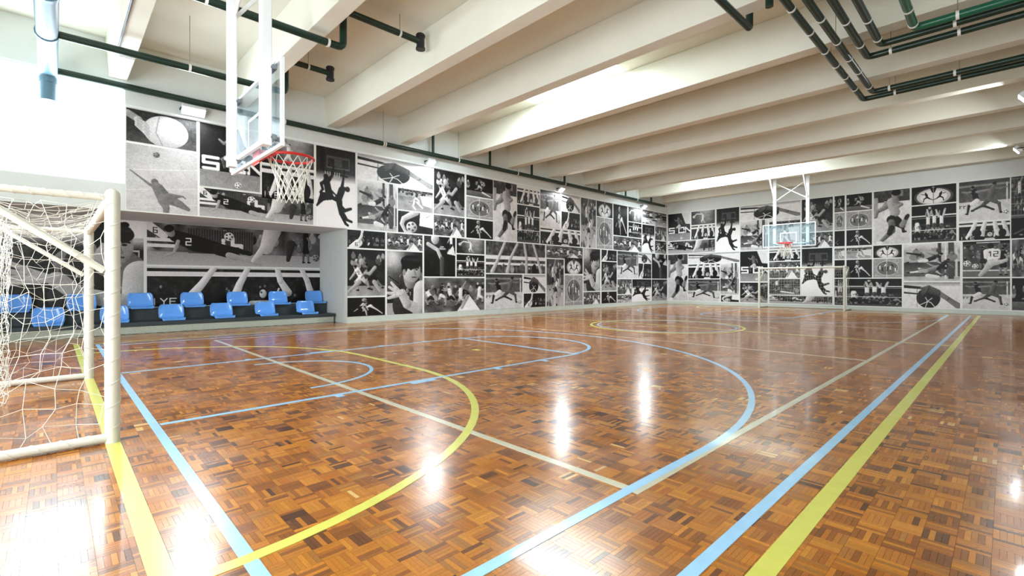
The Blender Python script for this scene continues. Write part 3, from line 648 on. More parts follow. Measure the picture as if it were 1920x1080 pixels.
def m_ballhands(c):
    c.v[:] = .2; c.grad(.6, 1, .2, .3); c.noise(.02, 6); c.ell(.55, .55, .55, .5, .62, sh=.06); c.limb([(.45, .1, .008), (.4, .6, .008), (.5, 1, .008)], .4, 0); c.limb([(.7, .12, .006), (.74, .9, .006)], .45, 0)
    c.limb([(.02, .15, .1), (.16, .3, .1), (.2, .55, .07)], .55, .18)
    for i in range(4): c.limb([(.14, .3 + i * .06, .05), (.24, .36 + i * .1, .04), (.3, .5 + i * .1, .03)], .62, .15)
def m_dive(c):
    c.v[:] = .72; c.grad(0, .3, .64, .7); c.noise(.01, 8); c.limb([(0, .4, .004), (1, .28, .004)], .82, 0); c.limb([(0, .7, .004), (1, .58, .004)], .8, 0); c.limb([(0, .97, .004), (1, .84, .004)], .8, 0)
    c.ball(.4, .12, .045, .45, .3); c.limb([(.05, .4, .008), (.3, .58, .018), (.38, .62, .03)], .45, .05); c.ell(.38, .54, .045, .05, .4); c.limb([(.4, .6, .06), (.5, .78, .08)], .44, .05); c.limb([(.46, .6, .03), (.56, .7, .02)], .4, .04)
    c.limb([(.5, .78, .07), (.6, .74, .05), (.78, .72, .012), (.82, .75, .01)], .45, .05); c.limb([(.56, .78, .08), (.72, .84, .06), (.86, .92, .03)], .44, .05); c.limb([(.5, .82, .07), (.54, .92, .045), (.54, .98, .04)], .46, .05)
def m_shirt(c):
    c.v[:] = .3; c.noise(.06, 20); c.crowd(.08, .5, 40, .08, .6, .035); c.rect(0, 0, 1, .08, .12); c.rect(.3, .03, .8, .06, .75); c.ball(.1, .62, .08, .8); c.ball(.28, .7, .07, .8); c.rect(0, .8, 1, .84, .75); c.grad(.84, 1, .42, .4)
    c.man(.86, .6, .7, 'stand', shirt=.08, short=.1); c.man(.44, .5, .6, 'stand', shirt=.16, skin=.5); c.limb([(.62, .34, .13), (.64, .5, .11)], .87, .08); c.ell(.6, .14, .06, .08, .12); c.limb([(.52, .3, .07), (.5, .46, .04)], .84, .1); c.limb([(.74, .3, .07), (.76, .46, .04)], .84, .1); c.text('12', .55, .3, .13, .1)
    c.limb([(.62, .6, .09), (.5, .8, .06), (.38, .95, .04)], .66, .12); c.limb([(.64, .62, .08), (.84, .58, .05), (.92, .54, .04)], .7, .12)
def m_nightshot(c):
    c.v[:] = .08; c.noise(.03, 8); c.limb([(.1, .8, .02), (.4, .6, .015)], .4, .1); c.ell(.3, .85, .03, .03, .6)
def m_goalnet(c):
    c.v[:] = .24; c.noise(.06, 10); c.crowd(.2, .7, 14, .1, .7, .06); c.man(.25, .45, .7, 'reach', shirt=.8); c.net(.05, .95, .55, 10, 6, .005); c.limb([(.4, .8, .05), (.8, .9, .04)], .8, .1); c.rect(.0, .92, 1, 1, .5)

KINDS = {  # name: (draw, aspect, rows, label)
 'dunk': (m_dunk, .55, 150, 'two players in silhouette hanging from a basketball rim'), 'kick': (m_kick, .58, 120, 'footballer swinging his leg at the ball'),
 'handball': (m_handball, 1.95, 84, 'hand gripping a dark basketball'), 'block': (m_block, 1.75, 84, 'four raised arms blocking at a volleyball net'),
 'netjump': (m_netjump, 1.0, 100, 'group of volleyball players jumping at the net'), 'pair': (m_pair, 1.0, 96, 'two footballers shoulder to shoulder'),
 'duel': (m_duel, 1.3, 80, 'two spotlit basketball players on black'), 'scuffle': (m_scuffle, .88, 110, 'two crouching handball players'),
 'scrum': (m_scrum, 1.7, 80, 'crowded scramble for the ball'), 'huddle': (m_huddle, .8, 100, 'team of players in a huddle'),
 'keycircle': (m_keycircle, 1.1, 90, 'players on the court circle seen from above'), 'mirror': (m_mirror, 1.6, 80, 'two dark kickers in a pale oval of light'),
 'serve': (m_serve, 1.7, 70, 'pale player with a ball against a dark background'), 'volley': (m_volley, 1.9, 70, 'volleyball player number 6 raising an arm'),
 'darkrun': (m_darkrun, 1.4, 72, 'player running out of the dark'), 'chase': (m_chase, 1.5, 76, 'player sprinting in front of a crowd'),
 'holdball': (m_holdball, 1.7, 66, 'arm curled round a ball'), 'tackle': (m_tackle, .9, 120, 'footballers sliding in a tackle'),
 'banner': (m_banner, .88, 110, 'footballer running past lettered advertising boards'), 'keeper': (m_keeper, 3.2, 84, 'goalkeeper stretched out flat in a dive'),
 'arms': (m_arms, 2.8, 80, 'four long arms stretching over a net'), 'reach': (m_reach, .95, 96, 'long arm reaching up out of the dark'),
 'portrait': (m_portrait, .66, 150, 'young man in a dark vest gripping a ball'), 'ballhands': (m_ballhands, 1.7, 80, 'hands holding a large pale ball'),
 'dive': (m_dive, .9, 120, 'grey figure diving for a ball on a pale ground'), 'shirt': (m_shirt, .95, 110, 'player in a white shirt numbered 12'),
 'nightshot': (m_nightshot, .55, 40, 'almost black picture'), 'goalnet': (m_goalnet, 1.3, 70, 'player seen through a goal net')}

def print_mesh(name, cv):
    """front grid facing -X-ish; unit square in (u, v), depth 0..1 rim"""
    cv.noise(.02, 2.2); v = np.clip(.5 + (cv.v - .48) * 1.22 + cv.r.normal(0, .022, cv.v.shape), .07, .97) 
    lin = (v ** 2.2)[..., None] * np.array([1.0, .985, 1.0]) * .88
    h, w = v.shape
    # duplicate border samples so the print reaches the panel edge
    us = np.concatenate([[0], (np.arange(w) + .5)[1:-1] / w, [1]]); vs = np.concatenate([[1], 1 - (np.arange(h) + .5)[1:-1] / h, [0]])
    U, W = np.meshgrid(us, vs)
    V = np.stack([U.ravel(), np.zeros(U.size), W.ravel()], 1)
    a = (np.arange(h - 1)[:, None] * w + np.arange(w - 1)[None]).ravel()
    F = np.stack([a, a + w, a + w + 1, a + 1], 1)
    C3 = lin.reshape(-1, 3)
    # rim: four side strips give the board its thickness
    n = len(V); rim = np.array([(0, 0, 0), (1, 0, 0), (1, 0, 1), (0, 0, 1), (0, 1, 0), (1, 1, 0), (1, 1, 1), (0, 1, 1)], float)
    RF = np.array([[0, 4, 5, 1], [1, 5, 6, 2], [2, 6, 7, 3], [3, 7, 4, 0]]) + n
    return tri_mesh(name, np.concatenate([V, rim]), np.concatenate([F, RF]), np.concatenate([C3, np.full((8, 3), .5)]), M['print'])

MESH = {}
for i, (k, (fn, asp, rows, lab)) in enumerate(KINDS.items()):
    cv = Cv(asp, rows, seed=i + 3); fn(cv); MESH[k] = print_mesh('photo', cv)

def photo(kind, parent, a, b_, z0, z1, wall, off, mesh=None):
    o = bpy.data.objects.new('photo', mesh or MESH[kind]); COL.objects.link(o); o.parent = parent
    dep = .004
    if wall == 'L':      # picture runs left to right with +Y, faces +X
        o.rotation_euler = (0, 0, math.radians(90)); o.location = Vector((off, a, z0)) - wloc(parent); o.scale = (b_ - a, dep, z1 - z0)
    else:                # faces -Y
        o.location = Vector((a, off, z0)) - wloc(parent); o.scale = (b_ - a, dep, z1 - z0)
    o['label'] = 'photograph of ' + KINDS[kind][3]
    return o

LEFT = [
 (-25.42,-24.04,4.57,5.33,'ballhands'),(-25.42,-24.02,2.96,4.52,'dive'),(-23.97,-22.57,3.73,5.33,'banner'),
 (-22.52,-21.11,4.57,5.33,'serve'),(-22.52,-21.11,3.59,4.52,'block'),(-23.97,-21.13,2.96,3.68,'keeper'),
 (-21.04,-19.82,2.96,5.33,'dunk'),(-19.75,-16.91,4.57,5.33,'handball'),(-19.75,-18.36,2.96,4.52,'tackle'),
 (-18.31,-16.92,3.73,4.52,'chase'),(-18.31,-16.92,2.96,3.68,'holdball'),(-16.87,-15.49,3.73,5.33,'scuffle'),
 (-16.87,-15.49,2.96,3.68,'scrum'),(-15.4,-14.06,4.57,5.33,'darkrun'),(-15.4,-14.06,3.73,4.52,'keycircle'),
 (-15.4,-14.06,2.96,3.68,'duel'),(-14.03,-12.74,2.96,5.33,'kick'),(-12.71,-11.35,4.57,5.23,'block'),
 (-12.71,-11.35,2.96,4.52,'netjump'),(-11.29,-9.96,3.73,5.33,'pair'),(-9.86,-8.51,4.57,5.33,'handball'),
 (-9.86,-8.51,3.73,4.52,'volley'),(-11.29,-8.51,2.96,3.68,'block'),(-8.43,-7.23,2.96,5.33,'huddle'),
 (-7.17,-5.8,4.57,5.33,'mirror'),(-7.17,-5.8,2.96,4.52,'keycircle'),(-5.72,-4.42,3.73,5.33,'duel'),
 (-4.3,-2.98,4.57,5.33,'serve'),(-4.3,-2.98,3.73,4.52,'netjump'),(-5.72,-2.98,2.96,3.68,'scrum'),
 (-2.9,-0.2,4.57,5.33,'huddle'),(-2.9,-1.58,2.96,4.52,'dunk'),(-1.5,-0.2,3.73,4.52,'scrum'),
 (-1.5,-0.2,2.96,3.68,'scuffle'),(-20.08,-18.79,2.36,2.91,'volley'),(-20.08,-18.79,0.84,2.31,'scuffle'),
 (-20.08,-18.79,0.2,0.79,'duel'),(-18.72,-17.35,2.36,2.91,'scrum'),(-18.72,-17.35,0.2,2.31,'portrait'),
 (-17.28,-15.92,1.48,2.91,'reach'),(-15.86,-14.51,2.36,2.91,'serve'),(-15.86,-14.51,1.48,2.31,'netjump'),
 (-17.28,-14.51,0.2,1.43,'scrum'),(-14.43,-10.98,1.64,2.91,'arms'),(-14.43,-12.41,0.2,1.59,'pair'),
 (-12.32,-10.96,0.84,1.59,'handball'),(-12.32,-10.96,0.2,0.79,'volley'),(-10.9,-8.3,2.36,2.91,'scrum'),
 (-10.88,-9.71,0.2,2.31,'huddle'),(-9.63,-8.3,1.67,2.41,'mirror'),(-9.63,-8.3,0.2,1.59,'keycircle'),
 (-8.22,-6.88,0.84,2.91,'portrait'),(-8.22,-6.88,0.2,0.79,'scrum'),(-6.76,-5.42,2.36,2.91,'volley'),
 (-6.76,-5.42,0.84,2.31,'scuffle'),(-6.76,-5.42,0.2,0.79,'duel'),(-5.34,-3.34,1.48,2.91,'pair'),
 (-3.29,-1.93,2.36,2.91,'handball'),(-3.29,-1.93,1.48,2.31,'volley'),(-5.34,-3.99,0.64,1.43,'scrum'),
 (-5.34,-3.99,0.2,0.59,'huddle'),(-3.92,-1.93,0.2,1.43,'dunk'),(-1.86,-0.1,1.48,2.91,'reach'),
 (-1.86,-0.1,0.2,1.43,'scuffle'),]
BACK = [
 (0.03,1.4,3.73,5.33,'banner'),(1.48,2.84,4.57,5.33,'serve'),(1.48,2.84,3.73,4.52,'block'),
 (0.03,2.84,2.96,3.68,'keeper'),(2.93,4.15,2.96,5.33,'dunk'),(4.22,7.06,4.57,5.33,'handball'),
 (4.22,5.57,2.96,4.52,'tackle'),(5.65,7.06,2.96,4.52,'chase'),(7.13,8.43,3.73,5.33,'scuffle'),
 (7.13,8.43,2.96,3.68,'scrum'),(8.5,8.9,4.57,5.33,'darkrun'),(8.5,8.9,3.73,4.52,'keycircle'),
 (8.5,8.9,2.96,3.68,'nightshot'),(8.5,8.9,2.36,2.91,'chase'),(8.5,8.9,1.48,2.31,'nightshot'),
 (8.97,9.93,4.57,5.33,'darkrun'),(8.97,9.93,3.73,4.52,'keycircle'),(8.97,9.93,2.96,3.68,'duel'),
 (8.97,9.93,2.36,2.91,'chase'),(8.97,9.93,1.48,2.31,'duel'),(8.5,8.9,0.2,1.43,'netjump'),
 (8.99,10.98,0.2,1.43,'netjump'),(10,11.25,2.96,5.33,'kick'),(9.98,10.98,2.36,2.91,'mirror'),
 (9.98,10.98,1.48,2.31,'keycircle'),(11.31,12.72,4.57,5.33,'mirror'),(11.31,12.72,2.96,4.52,'netjump'),
 (11.05,12.83,1.33,2.91,'tackle'),(11.05,12.83,0.2,1.27,'handball'),(12.8,14.24,3.73,5.33,'pair'),
 (14.27,15.15,3.73,5.33,'goalnet'),(12.8,14.24,2.96,3.68,'block'),(14.27,15.15,2.96,3.81,'nightshot'),
 (12.91,14.24,1.48,2.91,'shirt'),(12.91,14.24,0.2,1.43,'pair'),(14.29,15.15,1.48,2.91,'scrum'),
 (14.29,15.15,0.2,1.43,'darkrun'),(0.03,1.25,0.2,2.91,'kick'),(1.3,4.15,2.36,2.91,'handball'),
 (1.3,3.1,1.48,2.31,'block'),(3.15,4.12,0.59,2.31,'tackle'),(1.29,3.12,0.2,1.43,'pair'),
 (3.18,4.13,0.2,0.55,'holdball'),(4.2,5.57,1.31,2.91,'banner'),(4.2,5.57,0.2,1.25,'scuffle'),
 (5.65,7.06,2.36,2.91,'block'),(5.65,7.06,1.48,2.31,'scrum'),(5.65,7.06,0.64,1.43,'goalnet'),
 (5.65,8.41,0.2,0.59,'keeper'),(7.13,8.41,0.64,2.91,'dunk'),]

def mural(label, loc, wall, back, rows, off, grp='sports photo murals'):
    r = empty('photo_mural', loc, label, 'mural', grp)
    bb = MB()
    for bx in back: bb.box(*bx)
    bb.build('backing', M['vinyl'], r)
    for (a, b_, z0, z1, k) in rows: photo(k, r, a, b_, z0, z1, wall, off)
    return r
mural('long mural of black and white sports photographs on the left wall', (0.004, -10.0, .2), 'L',
      [(0.0005, .006, -25.44, -.005, 2.93, 5.335), (0.0005, .006, ALC, -.005, .195, 2.93)], LEFT, .011)
mural('mural of black and white sports photographs across the far end wall', (7.5, -.004, .2), 'B',
      [(.007, 15.2, -.006, -.0005, .15, 5.38)], BACK, -.011)
al = mural('mural of large sports photographs behind the blue seats in the recess', (-2.096, -24.0, .6), 'L',
           [(-2.0995, -2.094, -29.2, ALC - .001, .58, 2.925)], [], -2.089)
for k, a, b_, z0, z1, asp, rows in (('keeper', -24.80, -20.085, 1.76, 2.92, 4.0, 150), ('block', -24.80, -20.085, .6, 1.71, 4.2, 150), ('portrait', -27.8, -24.87, .6, 2.92, 1.25, 210)):
    cv = Cv(asp, rows, seed=77); (KINDS[k][0](cv, True) if k == 'portrait' else KINDS[k][0](cv)); photo(k, al, a, b_, z0, z1, 'L', -2.089, print_mesh('photo', cv))

# ------------------------------------------------------------------ spectator steps and blue seats in the recess
bl = empty('spectator_step', (-1.15, -24.5, 0), 'lower spectator step, dark painted with a speckled granite front', 'step', 'spectator steps in the wall recess')
MB().box(-2.09, -.8, -29.5, ALC - .08, 0, .175).build('granite_plinth', M['granite'], bl)
MB().box(-1.5, -.78, -29.5, ALC - .02, .175, .275).build('tread', M['dark_step'], bl, bevel=.01)
b2 = tag(MB().box(-2.09, -1.501, -29.5, ALC - .005, .176, .575).build('spectator_step', M['dark_step'], bevel=.01),
         'upper spectator step, dark painted, against the mural in the recess', 'step', 'spectator steps in the wall recess')

def make_seat():
    t = empty('stadium_seat', (0, 0, 0))
    prof = [(.44, -.012), (.435, .02), (.40, .035), (.32, .030), (.22, .024), (.12, .026), (.05, .04), (.01, .08), (-.015, .14), (-.03, .20), (-.042, .27), (-.052, .33), (-.06, .375), (-.075, .395)]
    wid = [.235, .245, .255, .26, .26, .265, .27, .272, .274, .275, .272, .262, .235, .19]
    nw = 15; vs = []; fs = []
    for (x, z), w in zip(prof, wid):
        for j in range(nw):
            s = -1 + 2 * j / (nw - 1); e = abs(s) ** 4
            vs.append((x + (.05 * e if x < .03 else 0), s * w, z + .02 + (.03 * e if x >= .03 and x < .42 else 0)))
    for i in range(len(prof) - 1):
        for j in range(nw - 1):
            a = i * nw + j; fs.append((a, a + 1, a + nw + 1, a + nw))
    o = MB().add(vs, fs).build('seat_shell', M['seat'], t, smooth=True)
    s = o.modifiers.new('thickness', 'SOLIDIFY'); s.thickness = .014; s.offset = -1
    MB().box(.04, .30, -.15, .15, .0, .03).build('seat_base', M['black'], t)
    for y in (-.08, .08): MB().tube([(.14, y, .044), (.14, y, .052)], .012, 8).build('bolt', M['bolt'], t)
    return t
seat0 = None
back_y = [-24.97 + 1.153 * k for k in range(5)]; front_y = [-24.37 + 1.153 * k for k in range(4)]
spots = [(-1.82, y, .575, n) for y, n in zip(back_y, ('fifth', 'fourth', 'third', 'second', 'nearest to'))]
SE = [(-1.82, -27.28, .575, 'blue plastic seat at the left edge of the photo, behind the thickest net'),
      (-1.82, -26.13, .575, 'blue plastic seat on the upper step, partly behind the slimmer, farther goal post'),
      (-1.82, -24.97, .575, 'blue plastic seat on the upper step, first one right of the goal'),
      (-1.82, -23.81, .575, 'blue plastic seat on the upper step, second one right of the goal'),
      (-1.82, -22.67, .575, 'blue plastic seat on the upper step, middle one of the five right of the goal'),
      (-1.82, -21.52, .575, 'blue plastic seat on the upper step, second from the right end of the row'),
      (-1.82, -20.40, .575, 'blue plastic seat at the right end of the upper step'),
      (-1.22, -26.72, .275, 'blue plastic seat on the lower step, seen whole through the net'),
      (-1.22, -25.54, .275, 'blue plastic seat on the lower step, half hidden behind the nearest goal post'),
      (-1.22, -24.38, .275, 'blue plastic seat on the lower step, first unobstructed one right of the goal'),
      (-1.22, -23.22, .275, 'blue plastic seat on the lower step, second unobstructed one from the goal'),
      (-1.22, -22.08, .275, 'blue plastic seat on the lower step, second from its right end'),
      (-1.22, -20.90, .275, 'blue plastic seat at the right end of the lower step')]
for i, (x, y, z, lab) in enumerate(SE):
    if seat0 is None: seat0 = s = make_seat()
    else: s = copy_tree(seat0)
    s.location = (x, y, z); tag(s, lab, 'seat', 'blue plastic seats on the spectator steps')

# ------------------------------------------------------------------ pipework
def pipe(name, label, pts, r, m, rad=.12, clamps=(), rods=(), cat='pipe', group=None, caps=True, ring=1.12, n=16, ringm=None):
    """clamps/rods are (x, y, z) on the run; a rod hangs the clamp from the slab"""
    base = pts[0]
    t = empty(name, base, label, cat, group)
    MB().tube(rounded(pts, rad) if len(pts) > 2 else [Vector(pts[0]).lerp(Vector(pts[-1]), k / 4) for k in range(5)], r, n).build('pipe_run', m, t, smooth=True)
    for p, axis in clamps:
        a = Vector(p); d_ = Vector(axis).normalized() * .022
        MB().tube([a - d_, a + d_], r * ring, n).build('pipe_clamp', ringm or M['clamp'], t, smooth=True)
    for p in rods:
        MB().tube([(p[0], p[1], p[2] + r), (p[0], p[1], ZS)], .006, 6).build('hanger_rod', M['rod'], t)
    return t
Y_, X_ = (0, 1, 0), (1, 0, 0)
PG = 'dark green ceiling pipes'
def yr(x, ys, z): return [((x, y, z), Y_) for y in ys]
def xr(y, xs, z): return [((x, y, z), X_) for x in xs]
def collars(pts, r, m, t):
    for p, ax in pts:
        a = Vector(p); d_ = Vector(ax).normalized() * .05
        MB().tube([a - d_, a + d_], r * 1.13, 16).build('pipe_collar', m, t, smooth=True)
zp = 5.72
pipe('ceiling_pipe', 'dark green ceiling pipe turning right, lowest and outermost bend of the upper right group', [(11.74, -29.9, zp), (11.74, -12.45, zp), (XR - .01, -12.45, zp)], .06, M['green_pipe'],
     clamps=yr(11.74, (-18.0, -16.95, -15.95, -15.1, -14.3, -13.4), zp) + xr(-12.45, (12.35, 13.45), zp), rods=[(12.35, -12.45, zp), (13.45, -12.45, zp), (11.74, -15.5, zp)], group=PG)
pipe('ceiling_pipe', 'dark green ceiling pipe turning right just inside the outermost bend', [(11.99, -29.9, zp), (11.99, -12.85, zp), (XR - .01, -12.85, zp)], .06, M['green_pipe'],
     clamps=yr(11.99, (-17.3, -16.2, -15.25, -14.4, -13.3), zp) + xr(-12.85, (12.3, 13.4), zp), rods=[(12.3, -12.85, zp), (11.99, -16.3, zp)], group=PG)
pipe('ceiling_pipe', 'dark green ceiling pipe with the third bend from the outside, right run under the beam', [(12.26, -29.9, zp), (12.26, -15.05, zp), (XR - .01, -15.05, zp)], .06, M['green_pipe'],
     clamps=yr(12.26, (-16.9, -15.75), zp) + xr(-15.05, (12.62, 13.58), zp), rods=[(12.62, -15.05, zp), (13.58, -15.05, zp)], group=PG)
pipe('ceiling_pipe', 'green ceiling pipe with the fourth bend from the outside', [(12.53, -29.9, zp), (12.53, -15.5, zp), (XR - .01, -15.5, zp)], .06, M['green_pipe'],
     clamps=yr(12.53, (-16.7, -15.8), zp) + xr(-15.5, (13.55,), zp), rods=[(13.55, -15.5, zp)], group=PG)
pipe('ceiling_pipe', 'brighter green ceiling pipe with the innermost bend, nearest the top right corner', [(13.05, -29.9, zp), (13.05, -15.8, zp), (XR - .01, -15.8, zp)], .065, mat('bright_green_pipe_paint', srgb(20, 92, 66), .3, noise=.06),
     clamps=yr(13.05, (-16.6, -15.98), zp) + xr(-15.8, (13.6,), zp), rods=[(13.6, -15.8, zp)], group=PG)
pipe('ceiling_pipe', 'short dark green pipe bending up left of the group of bent pipes', [(11.04, -29.9, zp), (11.04, -18.0, zp), (11.04, -18.0, ZS - .005)][0:2] + [(11.04, -17.85, zp), (11.04, -17.85, ZS - .005)], .06, M['green_pipe'], group=PG)
pipe('ceiling_pipe', 'stub of dark green pipe at the top edge between the other pipes', [(11.5, -18.28, 5.74), (11.5, -18.28, 5.95)], .06, M['green_pipe'], group=PG)
# left: big downpipe with two branches
t = pipe('drain_pipe', 'thick blue grey pipe at the upper left ending in an open downward stub', [(9.6, -26.72, ZS - .005), (9.6, -26.72, 5.72), (.22, -26.72, 5.72), (.22, -26.72, 5.08)], .15, M['big_pipe'], rad=.2, n=24)
collars([((2.3, -26.72, 5.72), X_), ((.22, -26.72, 5.50), (0, 0, 1)), ((4.0, -26.72, 5.72), X_)], .15, M['big_pipe'], t)
t = pipe('wall_pipe', 'long dark green pipe with white clamps along the top of the left wall', [(.22, -26.57, 5.74), (.22, -.65, 5.74)], .075, M['green_pipe'],
     clamps=yr(.22, [-22.0 + 3.03 * k for k in range(8)] + [-18.9, -.75], 5.74), rods=[(.22, -22.0 + 3.03 * k, 5.74) for k in range(8)])
for y in (-17.05, -14.4, -12.05, -9.9, -7.25, -4.9, -2.3):
    MB().tube([(.22, y, 5.8), (.22, y, ZS)], .05, 12).build('riser', M['green_pipe'], t, smooth=True)
pipe('ceiling_pipe', 'green pipe leaving the upper collar of the thick blue grey pipe, ending in an elbow', [(2.35, -26.57, 5.72), (2.45, -22.72, 5.72), (2.45, -22.72, ZS - .005)], .07, M['green_pipe'],
     clamps=yr(2.42, (-24.6,), 5.72), rods=[(2.42, -24.6, 5.72)], group=PG)
pipe('ceiling_pipe', 'dark green pipe passing behind the tops of the near hoop posts to an elbow', [(5.4, -26.575, 5.74), (5.4, -22.66, 5.74), (5.4, -22.66, ZS - .005)], .068, M['green_pipe'],
     clamps=yr(5.4, (-24.9, -22.95), 5.74), group=PG)
def tee(label, x, y0, y1, z, clampy):
    t = empty('ceiling_pipe', (x, y0, z), label, 'pipe', PG)
    MB().tube([(x, y0, z), (x, (y0 + y1) / 2, z), (x, y1, z)], .065, 14).build('pipe_run', M['green_pipe'], t, smooth=True)
    MB().tube([(x, y1, z - .16), (x, y1, z - .1), (x, y1, z + .1), (x, y1, z + .16)], .085, 16).build('tee_fitting', M['black'], t, smooth=True)
    for zz in (-.15, .12): MB().tube([(x, y1, z + zz - .02), (x, y1, z + zz + .02)], .1, 16).build('pipe_collar', M['black'], t, smooth=True)
    MB().tube([(x, clampy - .02, z), (x, clampy + .02, z)], .074, 16).build('pipe_clamp', M['clamp'], t, smooth=True)
    MB().tube([(x, clampy, z + .05), (x, clampy, ZS)], .006, 6).build('hanger_rod', M['rod'], t)
tee('dark green pipe with a black tee fitting, the upper of two such', 5.5, -22.85, -21.0, 6.4, -21.5)
tee('dark green pipe with a black tee fitting, just right of the near backboard', 2.6, -22.85, -21.72, 6.42, -22.25)
cd = MB(); cd.tube([(XR - .02, -25.705, 5.928), (6, -25.705, 5.928), (1.7, -25.705, 5.928)], .018, 8)
tag(cd.build('electric_conduit', mat('grey_conduit', srgb(92, 98, 104), .5, noise=.1), None, smooth=True), 'thin dark conduit along the underside of the beam at the upper left', 'cable')
tag(MB().box(.25, 1.6, -25.68, -25.42, 5.88, 5.949).build('junction_box', M['white'], None, bevel=.02), 'white flat box fixed under the end of the first beam at the upper left', 'box')

# ------------------------------------------------------------------ floodlights
def floodlight(loc, ang, tilt, label, watts, lampm, w=.3, col=(.93, .98, 1)):
    t = empty('floodlight', loc, label, 'lamp', 'floodlights round the hall')
    R = Matrix.Rotation(ang, 3, 'Z') @ Matrix.Rotation(tilt, 3, 'Y')      # local +X is the beam
    L0 = Vector(loc)
    MB().obox(L0, (.11, w, .24), R).build('housing', M['white'], t, bevel=.012)
    MB().obox(L0 + R @ Vector((.058, 0, 0)), (.012, w - .04, .2), R).build('lens', lampm, t)
    bb = MB(); Z = Matrix.Rotation(ang, 3, 'Z')
    for s in (-1, 1): bb.obox(L0 + Z @ Vector((-.06, s * (w / 2 + .012), .02)), (.16, .012, .03), Z)
    bb.obox(L0 + Z @ Vector((-.145, 0, .02)), (.012, w + .036, .05), Z)
    bb.build('bracket', M['black'], t)
    for k in range(5): MB().obox(L0 + R @ Vector((-.07, 0, -.08 + .04 * k)), (.03, w - .06, .008), R).build('cooling_fin', M['white'], t)
    ld = bpy.data.lights.new('lamp_light', 'AREA'); ld.shape = 'RECTANGLE'; ld.size = w - .05; ld.size_y = .18; ld.energy = watts; ld.color = col
    lo = bpy.data.objects.new('lamp_light', ld); COL.objects.link(lo); lo.parent = t
    dirv = R @ Vector((1, 0, 0)); lo.location = dirv * .07; lo.rotation_euler = dirv.to_track_quat('-Z', 'Y').to_euler()
    return t
floodlight((.17, -24.13, 5.53), 0, .9, 'glaring floodlight on the left wall between the big window and the near hoop', 80, M['lamp'], .5)
floodlight((.155, -17.1, 5.49), 0, 1.0, 'floodlight on the left wall, nearest of the three beyond the near hoop', 65, M['lamp'])
floodlight((.155, -10.05, 5.49), 0, 1.0, 'floodlight on the left wall, middle one of the three beyond the near hoop', 65, M['lamp'])
floodlight((.155, -2.95, 5.49), 0, 1.0, 'floodlight on the left wall nearest the far corner', 65, M['lamp'])
for (x, y, z, lab) in ((14.42, -3.3, 5.72, 'floodlight on an arm at the right edge, lower of the two there'), (14.46, -10.2, 5.62, 'floodlight on an arm at the right edge, upper of the two there'),
                       (14.46, -19.2, 5.6, None)):
    if lab is None: continue
    f = floodlight((x, y, z), math.pi, .65, lab, 50, M['lamp'])
    bb = MB(); bb.box(x + .14, XR - .01, y - .03, y + .03, z + .0, z + .05); bb.build('support_arm', M['black'], f)

